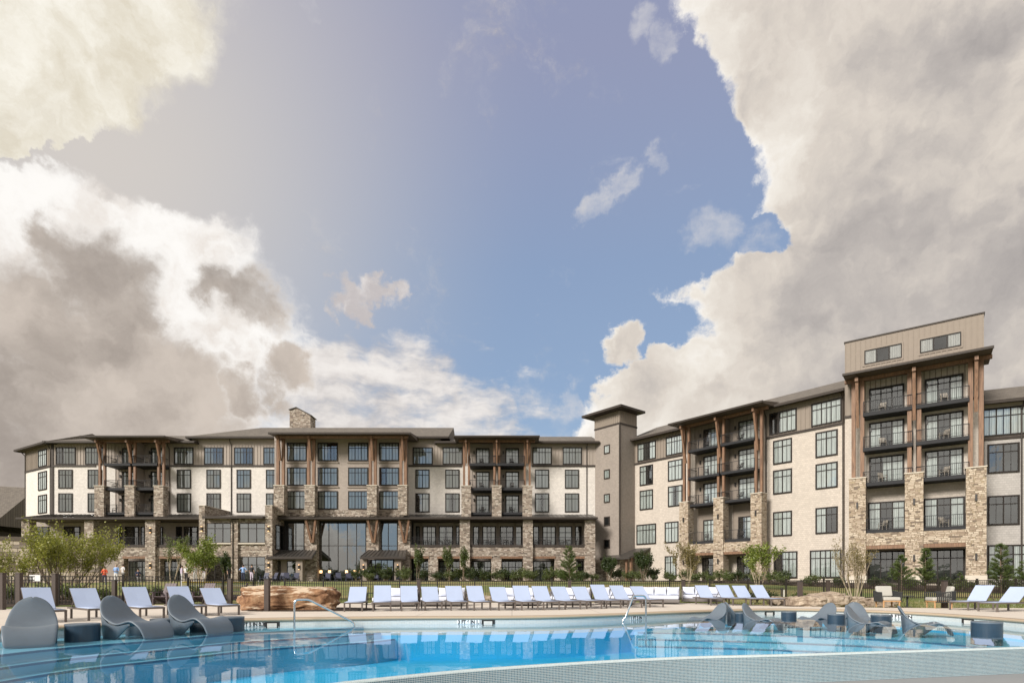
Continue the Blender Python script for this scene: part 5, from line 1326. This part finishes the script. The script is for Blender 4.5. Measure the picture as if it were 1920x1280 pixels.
# ------------------------------------------------------------------ balcony furniture
def make_bchair(mat, nm):
    t = thing(nm, '', 'chair'); MB().box(-.26, .26, -.26, .24, .38, .43).build('seat', mat, t, bevel=.01); m = MB()
    for i in range(5): m.bar((-.22+i*.11, .22, .43), (-.22+i*.11, .32, .88), .06, .02)
    m.bar((-.26, .32, .88), (.26, .32, .88), .03, .05); m.build('backrest', mat, t)
    for x in (-.23, .23):
        for y in (-.22, .2): MB().box(x-.02, x+.02, y-.02, y+.02, 0, .38).build('leg', mat, t)
        MB().bar((x, -.24, .64), (x, .25, .66), .05, .03).bar((x, -.22, .4), (x, -.22, .64), .03).build('arm', mat, t)
    return t
BC = {'d': make_bchair('chair_dark', 'balcony_chair'), 'p': make_bchair('chair_pale', 'balcony_chair')}; used = set()
def bchair(sec, u, w, h, rz, label, kind='d'):
    p = sec.pt(u, w, h); a = sec.M.to_euler().z; M = at(p.x, p.y, p.z, a+rz)
    o = BC[kind] if kind not in used else copy_tree(BC[kind], None, M); used.add(kind); o.matrix_basis = M; o['label'] = label; o['group'] = 'balcony chairs'
def btable(sec, u, w, h, label):
    p = sec.pt(u, w, h); t = thing('balcony_table', label, 'table', at(p.x, p.y, p.z, sec.M.to_euler().z), 'balcony tables'); MB().box(-.4, .4, -.4, .4, .68, .73).build('top', 'chair_dark', t)
    for x in (-.34, .34):
        for y in (-.34, .34): MB().box(x-.025, x+.025, y-.025, y+.025, 0, .68).build('leg', 'chair_dark', t)
for i, (px, bay) in enumerate(((789, 'left'), (838, 'left'), (911, 'middle'), (948, 'middle'), (1017, 'right'), (1066, 'right'))):
    s = 'left-hand' if i % 2 == 0 else 'right-hand'; u = SC.u(px, 2.4)
    btable(SC, u, 2.4, 4.62, f'{s} dark dining table on the {bay} bay of the right terrace')
    for k, sd in ((-1, 'left'), (1, 'right')): bchair(SC, u+k*.85, 2.4, 4.62, -k*1.5, f'dark chair {sd} of the {s} table on the {bay} bay of the right terrace')
fl = {15.35: 'top-floor', 12.15: 'fourth-floor', 8.95: 'third-floor', 4.6: 'second-floor'}
for sec, bn, cols, lv, w, kd in ((SC, 'balcony bay left of the tower', (903, 960), (15.35, 12.15, 8.95), 1.5, 'd'), (SC, 'leftmost balcony bay', (215, 275), (15.35, 12.15, 8.95), 1.5, 'p'), (SA, 'balcony bay right of the tower', (1324, 1388), (15.35, 12.15, 8.95, 4.6), 1.2, 'd'), (ST, 'tall corner block', (1655, 1770), (15.35, 12.15, 8.95, 4.6), 1.1, 'p')):
    for j, px in enumerate(cols):
        for z in lv: bchair(sec, sec.u(px, w), w, z, R.uniform(-.9, .9), f'{"pale" if kd == "p" else "dark"} chair on the {"left" if j == 0 else "right"} {fl[z]} balcony of the {bn}', kd)

# ------------------------------------------------------------------ people
def person(px, d, label, shirt, legs, hair='hair_dark', ht=1.72, face=0., arms='down', sit=False):
    x = pd(px, d); t = thing('person', label, 'person', at(x, d, gz(x, d)-(.38 if sit else 0), face)); s = ht/1.72
    bm = bmesh.new(); lay = bm.verts.layers.skin.verify()
    def V(p, r): v = bm.verts.new(Vector(p)*s); v[lay].radius = (r*s, r*s); return v
    pel = V((0, 0, .92), .14); ch = V((0, .0, 1.22), .155); sh = V((0, .01, 1.42), .11); nk = V((0, .0, 1.50), .055); hd = V((0, -.015, 1.58), .085); hd2 = V((0, -.02, 1.66), .085)
    E = bm.edges.new
    for a, b in ((pel, ch), (ch, sh), (sh, nk), (nk, hd), (hd, hd2)): E((a, b))
    for k in (-1, 1):
        so = V((k*.18, .01, 1.40), .065)
        if arms == 'hips': el, ha = V((k*.40, .06, 1.17), .045), V((k*.22, -.02, 1.0), .035)
        elif arms == 'front': el, ha = V((k*.25, -.02, 1.13), .045), V((k*.10, -.24, 1.15), .035)
        else: el, ha = V((k*.25, .02, 1.13), .045), V((k*.27, -.05, .88), .035)
        E((sh, so)); E((so, el)); E((el, ha)); hn = V(ha.co/s+Vector((-.02*k if arms != 'down' else 0, -.04, -.07 if arms == 'down' else 0)), .03); E((ha, hn))
        hp = V((k*.10, 0, .86), .10)
        if sit: kn, an, ft = V((k*.12, -.42, .86), .065), V((k*.12, -.42, .45), .045), V((k*.12, -.58, .41), .035)
        else: kn, an, ft = V((k*.11, -.01, .48), .065), V((k*.11, .02, .08), .045), V((k*.12, -.12, .04), .035)
        E((pel, hp)); E((hp, kn)); E((kn, an)); E((an, ft))
    me = bpy.data.meshes.new('body'); bm.to_mesh(me); bm.free()
    for m in ('skin', shirt, legs, hair): me.materials.append(MATS[m])
    o = link('body', me, None)
    sv = o.data.skin_vertices[0].data; sv[0].use_root = True
    o.modifiers.new('skin', 'SKIN'); md = o.modifiers.new('sub', 'SUBSURF'); md.levels = 1
    dg = bpy.context.evaluated_depsgraph_get(); dg.update(); m2 = bpy.data.meshes.new_from_object(o.evaluated_get(dg)); bpy.data.objects.remove(o)
    m2.materials.clear()
    for m in ('skin', shirt, legs): m2.materials.append(MATS[m])
    for p in m2.polygons:
        c = p.center/s; p.use_smooth = True
        p.material_index = 0 if c.z > 1.47 or (abs(c.x) > .215 and c.z < 1.16 and arms != 'front') or (arms == 'front' and c.y < -.14 and c.z > 1.05) else (1 if c.z > .93 else (2 if c.z > .12 or sit else 2))
    link('body', m2, t)
    hb = MB(); n = 8     # hair cap
    for i in range(n//2+1):
        for k in range(n): a, b = pi/2*i/(n//2)*1.25, 2*pi*k/n; hb.v.append((.10*s*sin(a)*cos(b), .012*s+.105*s*sin(a)*sin(b), (1.645+.115*cos(a))*s))
    for i in range(n//2):
        for k in range(n): hb.f.append((i*n+k, (i+1)*n+k, (i+1)*n+(k+1) % n, i*n+(k+1) % n)); hb.m.append(0)
    hb.build('hair', hair, t, smooth=True)
for a in ((196, 50, 'person in an orange top beside the big sparse tree', 'cloth_orange', 'cloth_navy', 'hair_dark', 1.62, .2, 'front'), (218, 52, 'grey-haired person in a light blue shirt and white shorts behind the left fence', 'cloth_blue', 'cloth_white', 'hair_grey', 1.80, 0., 'front'),
          (231, 57, 'person in a white shirt with hand on hip behind the light blue shirt', 'cloth_white', 'cloth_grey', 'hair_dark', 1.78, 2.6, 'hips'), (349, 56, 'person in a white shirt and dark trousers left of the bright green tree', 'cloth_white', 'cloth_black', 'hair_dark', 1.74, 2.8),
          (341, 57, 'person in lilac next to the white shirt near the bright green tree', 'cloth_lilac', 'cloth_white', 'hair_dark', 1.66, 2.0, 'front'), (366, 58, 'person in pale clothes seen through the bright green tree', 'cloth_white', 'cloth_white', 'hair_grey', 1.65, .4), (383, 57, 'person in a pale pink dress right of the bright green tree trunk', 'cloth_lilac', 'cloth_white', 'hair_dark', 1.66, 3.),
          (456, 60, 'person in a blue shirt with both hands on hips before the pavilion window', 'cloth_blue', 'cloth_navy', 'hair_dark', 1.78, 3.14, 'hips'), (472, 60, 'person in a black top and lilac skirt before the pavilion window', 'cloth_black', 'cloth_lilac', 'hair_dark', 1.82, 2.9), (430, 62, 'person in dark clothes beside the stone pavilion pier', 'cloth_black', 'cloth_black', 'hair_dark', 1.7, 1.2)): person(*a)
person(259, 57, 'seated person in dark clothes at the terrace behind the left fence', 'cloth_navy', 'cloth_grey', 'hair_dark', 1.7, .8, 'front', True)

# ------------------------------------------------------------------ trees and plants
def leaf_quad(mb, p, d, ln, wd, rr):
    d = d.normalized(); a = d.cross(Vector((rr.uniform(-1, 1), rr.uniform(-1, 1), rr.uniform(-1, 1)))); a = a.normalized() if a.length > .01 else d.orthogonal().normalized()
    q = p+d*ln; m = p+d*ln*.45
    mb.add([p, m-a*wd/2, q, m+a*wd/2], [(0, 1, 2, 3)])
def rv(rr): return Vector((rr.gauss(0, 1), rr.gauss(0, 1), rr.gauss(0, 1))).normalized()
def grow(tr, lf, rr, p, d, ln, r, depth, maxd, leaf, ll, lw, per, spread=.6, up=.25, cl=.18):
    n = 4; pts = [p]; rs = [r]; q = p.copy(); dd = d.copy()
    for i in range(n):
        dd = (dd+rv(rr)*.10+Vector((0, 0, up*.12))).normalized(); q = q+dd*ln/n; pts.append(q.copy()); rs.append(r*(1-.45*(i+1)/n))
    tr.tube(pts, rs, 6 if depth < 2 else 4)
    if depth >= maxd-1:
        for i in range(int(per*(1 if depth == maxd else .5))):
            t = rr.random(); k = min(n-1, int(t*n)); c = pts[k].lerp(pts[k+1], t*n-k)+rv(rr)*rr.uniform(.02, cl)
            leaf_quad(lf, c, (rv(rr)+Vector((0, 0, -.15))), ll*rr.uniform(.6, 1.2), lw*rr.uniform(.7, 1.2), rr)
    if depth < maxd:
        m = rr.randint(3, 4) if depth else rr.randint(4, 5)
        for j in range(m):
            t = .35+.65*(j+1)/m; k = min(n-1, int(t*n)); c = pts[k].lerp(pts[min(n, k+1)], min(1, t*n-k))
            nd = (dd+rv(rr)*spread+Vector((0, 0, up))).normalized()
            grow(tr, lf, rr, c, nd, ln*rr.uniform(.5, .72), rs[k]*.6, depth+1, maxd, leaf, ll, lw, per, spread, up, cl)
TREEMESH = {}
def broad(seed, H_, stems, lean, leaf, ll=.11, lw=.07, per=9, maxd=3, bark='bark', trunk=.06, up=.3, spread=.6, cl=.2):
    key = ('b', seed)
    if key not in TREEMESH:
        rr = random.Random(seed); tr, lf = MB(), MB()
        for s in range(stems):
            a = 2*pi*s/stems+rr.uniform(-.4, .4); l = lean*rr.uniform(.5, 1.2)
            d = Vector((cos(a)*l, sin(a)*l, 1)).normalized()
            grow(tr, lf, rr, Vector((cos(a)*.08, sin(a)*.08, -.05)), d, H_*rr.uniform(.42, .52), trunk*rr.uniform(.7, 1.1), 0, maxd, leaf, ll, lw, per, spread, up, cl)
        TREEMESH[key] = (tr.mesh('trunk', bark, True), lf.mesh('crown', leaf))
    return TREEMESH[key]
def pine(seed, H_, wd, leaf='leaf_pine', bark='bark'):
    key = ('p', seed)
    if key not in TREEMESH:
        rr = random.Random(seed); tr, lf = MB(), MB()
        tr.tube([(0, 0, -.05), (.03, .02, H_*.5), (0, 0, H_)], [.055*H_/3, .035*H_/3, .008], 7)
        n = int(H_*5)
        for i in range(n):
            z = H_*(.14+.86*i/n); m = rr.randint(4, 6); L = wd/2*(1-.80*((z/H_-.14)/.86)**1.15)*rr.uniform(.75, 1.15)
            for j in range(m):
                a = rr.uniform(0, 2*pi); d = Vector((cos(a), sin(a), rr.uniform(.25, .75))).normalized(); e = Vector((0, 0, z))+d*L
                tr.tube([(0, 0, z), tuple(Vector((0, 0, z)).lerp(e, .6)), tuple(e)], [.016, .010, .004], 4)
                k = max(3, int(L/.11))
                for q in range(k):
                    c = Vector((0, 0, z)).lerp(e, .25+.78*(q+.5)/k)
                    for _ in range(26): leaf_quad(lf, c+rv(rr)*.02, d*.8+rv(rr)*.75+Vector((0, 0, .25)), rr.uniform(.12, .22), .016, rr)
        for _ in range(60): leaf_quad(lf, Vector((0, 0, H_-rr.uniform(0, .25))), rv(rr)*.6+Vector((0, 0, 1)), .2, .014, rr)
        TREEMESH[key] = (tr.mesh('trunk', bark, True), lf.mesh('crown', leaf))
    return TREEMESH[key]
def plant(name, me, px, d, label, cat, group=None, sc=1., rz=0., dz=0.):
    x = pd(px, d); t = thing(name, label, cat, at(x, d, gz(x, d)+dz, rz) @ Matrix.Scale(sc, 4), group); link('trunk' if cat == 'tree' else 'stems', me[0], t); link('crown' if cat == 'tree' else 'foliage', me[1], t); return t
plant('sparse_tree', broad(11, 3.4, 12, 1.0, 'leaf_olive', .095, .065, 15, 3, 'bark', .035, .45, .50, .28), 122, 31, 'big sparse multi-stem tree with yellow-green leaves behind the left fence', 'tree', sc=1.22)
plant('sparse_tree', broad(12, 3.3, 4, .55, 'leaf_olive', .10, .07, 12, 3, 'bark', .04, .3, .6), 30, 32, 'smaller thin-leaved tree at the far left before the block wall', 'tree')
plant('young_tree', broad(13, 4.6, 2, .2, 'leaf_mid', .13, .09, 9, 3, 'bark_pale', .05, .35, .5), 322, 46, 'airy dull-green young tree left of the bright green one', 'tree')
plant('young_tree', broad(14, 3.9, 3, .35, 'leaf_bright', .17, .09, 26, 3, 'bark_pale', .05, .15, .7, .3), 378, 44, 'bright green round tree before the stone pavilion', 'tree')
plant('young_tree', broad(15, 3.3, 2, .2, 'leaf_dark', .16, .11, 18, 3, 'bark', .05, .4, .5), 424, 62, 'small dark leafy tree beside the pavilion pier', 'tree', dz=-.3)
M16 = broad(16, 4.2, 2, .12, 'leaf_mid', .17, .12, 12, 3, 'bark', .05, .55, .38)
plant('slender_tree', M16, 783, 63, 'slender dark tree before the lobby end of the right terrace', 'tree', dz=-.2)
plant('slender_tree', M16, 842, 64, 'slender tree left of the first stone pier of the terrace', 'tree', rz=2, dz=-.2)
plant('slender_tree', M16, 869, 62, 'slender tree standing before the first stone pier of the terrace', 'tree', sc=.95, rz=4, dz=-.2)
plant('pine_tree', pine(17, 4.0, 2.6), 1067, 54, 'soft pine before the right end of the terrace', 'tree', dz=-.5)
plant('round_shrub', broad(18, 2.9, 6, .35, 'leaf_dark', .16, .11, 12, 3, 'bark', .04, .4, .6), 1141, 62, 'dense dark upright shrub before the stair tower', 'shrub', dz=-.1)
plant('round_shrub', broad(19, 3.1, 6, .32, 'leaf_dark', .16, .11, 12, 3, 'bark', .04, .5, .5), 1207, 58, 'dense dark cone-like shrub right of the stair tower', 'shrub')
plant('young_tree', broad(20, 3.9, 4, .3, 'leaf_dry', .13, .09, 11, 3, 'bark_pale', .045, .35, .5), 1290, 46, 'yellowish multi-stem tree before the first pier of the angled wing', 'tree')
plant('young_tree', broad(21, 3.9, 4, .38, 'leaf_bright', .15, .10, 14, 3, 'bark_pale', .045, .25, .55), 1422, 43, 'bright yellow-green tree before the third pier of the angled wing', 'tree')
plant('bare_tree', broad(22, 3.5, 6, .38, 'leaf_dry', .085, .055, 5, 3, 'bark_pale', .04, .5, .4), 1603, 31.5, 'half-bare multi-stem tree with pale stems behind the rocks', 'tree')
P23 = pine(23, 2.7, 2.0); P24 = pine(24, 3.2, 1.7)
plant('pine_tree', P23, 1690, 41, 'bushy young pine left of the middle pier of the tall block', 'tree')
plant('pine_tree', P24, 1735, 42, 'taller young pine beside the middle pier of the tall block', 'tree')
plant('pine_tree', P24, 1877, 41, 'tall young pine before the grey end wall at the right', 'tree', sc=1.1, rz=2.)
plant('pine_tree', P23, 1921, 40, 'young pine cut by the right edge of the picture', 'tree', sc=.85, rz=1.)
plant('pine_tree', P23, 1800, 44, 'small pine shrub right of the third pier', 'tree', sc=.5, rz=3.)
# low shrubs
SH = [broad(30+k, 1.25, 7, .7, lf, .12, .085, 7, 2, 'bark', .02, .35, .8, .16) for k, lf in enumerate(('leaf_mid', 'leaf_dark', 'leaf_mid'))]
rs = random.Random(4)
def shrubs(line, n, label, group, s0=.7, s1=1.15):
    L = cr(line, 12)
    for i in range(n):
        x, d = L[int((i+.5)/n*(len(L)-1))]; x += rs.uniform(-.4, .4); d += rs.uniform(-.7, .7); k = rs.randrange(3)
        plant('low_shrub', SH[k], 960+FPX*x/d, d, label.format(ORD[i]), 'shrub', group, rs.uniform(s0, s1), rs.uniform(0, 6))
shrubs([(-17.5, 64), (-8, 65.5), (0, 66), (9, 66)], 18, '{} low shrub from the left in the bed before the lobby and right terrace', 'low shrubs before the terrace', 1.1, 1.7)
shrubs([(11, 63), (16, 60), (21, 55), (25, 50)], 12, '{} low shrub from the left in the bed before the angled wing', 'low shrubs before the angled wing', 1.0, 1.45)
shrubs([(26, 49), (31, 45), (38, 42.5), (44, 40.5)], 10, '{} low shrub from the left in the bed before the tall corner block', 'low shrubs before the tall block', .7, 1.05)
shrubs([(-25, 28), (-20, 28.5), (-16, 30)], 9, '{} low shrub from the left behind the left fence', 'low shrubs behind the left fence', .6, .95)
shrubs([(3, 31.5), (7, 31.5), (11.5, 29.5), (15, 28.6)], 9, '{} low shrub from the left along the fence behind the daybeds', 'low shrubs along the fence', .45, .7)
shrubs([(-11.8, 30), (-8, 31), (-3, 31.5), (1.5, 31.6)], 8, '{} low shrub from the left between the boulder and the daybeds', 'low shrubs left of the daybeds', .4, .7)
shrubs([(-16, 62.5), (-6, 63.8), (2, 64.2), (10, 63.5)], 14, '{} low shrub from the left in the front row before the right terrace', 'front row of low shrubs before the terrace', .7, 1.2)
shrubs([(13, 59.5), (18, 56), (23, 51), (29, 45.5), (37, 41.5)], 14, '{} low shrub from the left in the front row before the angled wing', 'front row of low shrubs before the angled wing', .6, .95)
# grass strip between deck and fence
def grass():
    rr = random.Random(9); mb = MB()
    for _ in range(26000):
        x = rr.uniform(-12.5, 36); lo = interp(x, OUTER)+.05; d = lo+(36-lo)*rr.random()**1.3
        if noise.noise((x*.35, d*.35, 2.)) < -.18: continue
        z = gz(x, d); a = rr.uniform(0, pi); h = rr.uniform(.05, .12); w = .018
        mb.add([(x-w*cos(a), d-w*sin(a), z), (x+w*cos(a), d+w*sin(a), z), (x+rr.uniform(-.04, .04), d+rr.uniform(-.04, .04), z+h)], [(0, 1, 2)])
    o = mb.build('grass', 'grass_blade'); o['kind'] = 'stuff'; o['label'] = 'short lawn grass between the deck and the iron fence'; o['category'] = 'grass'
grass()
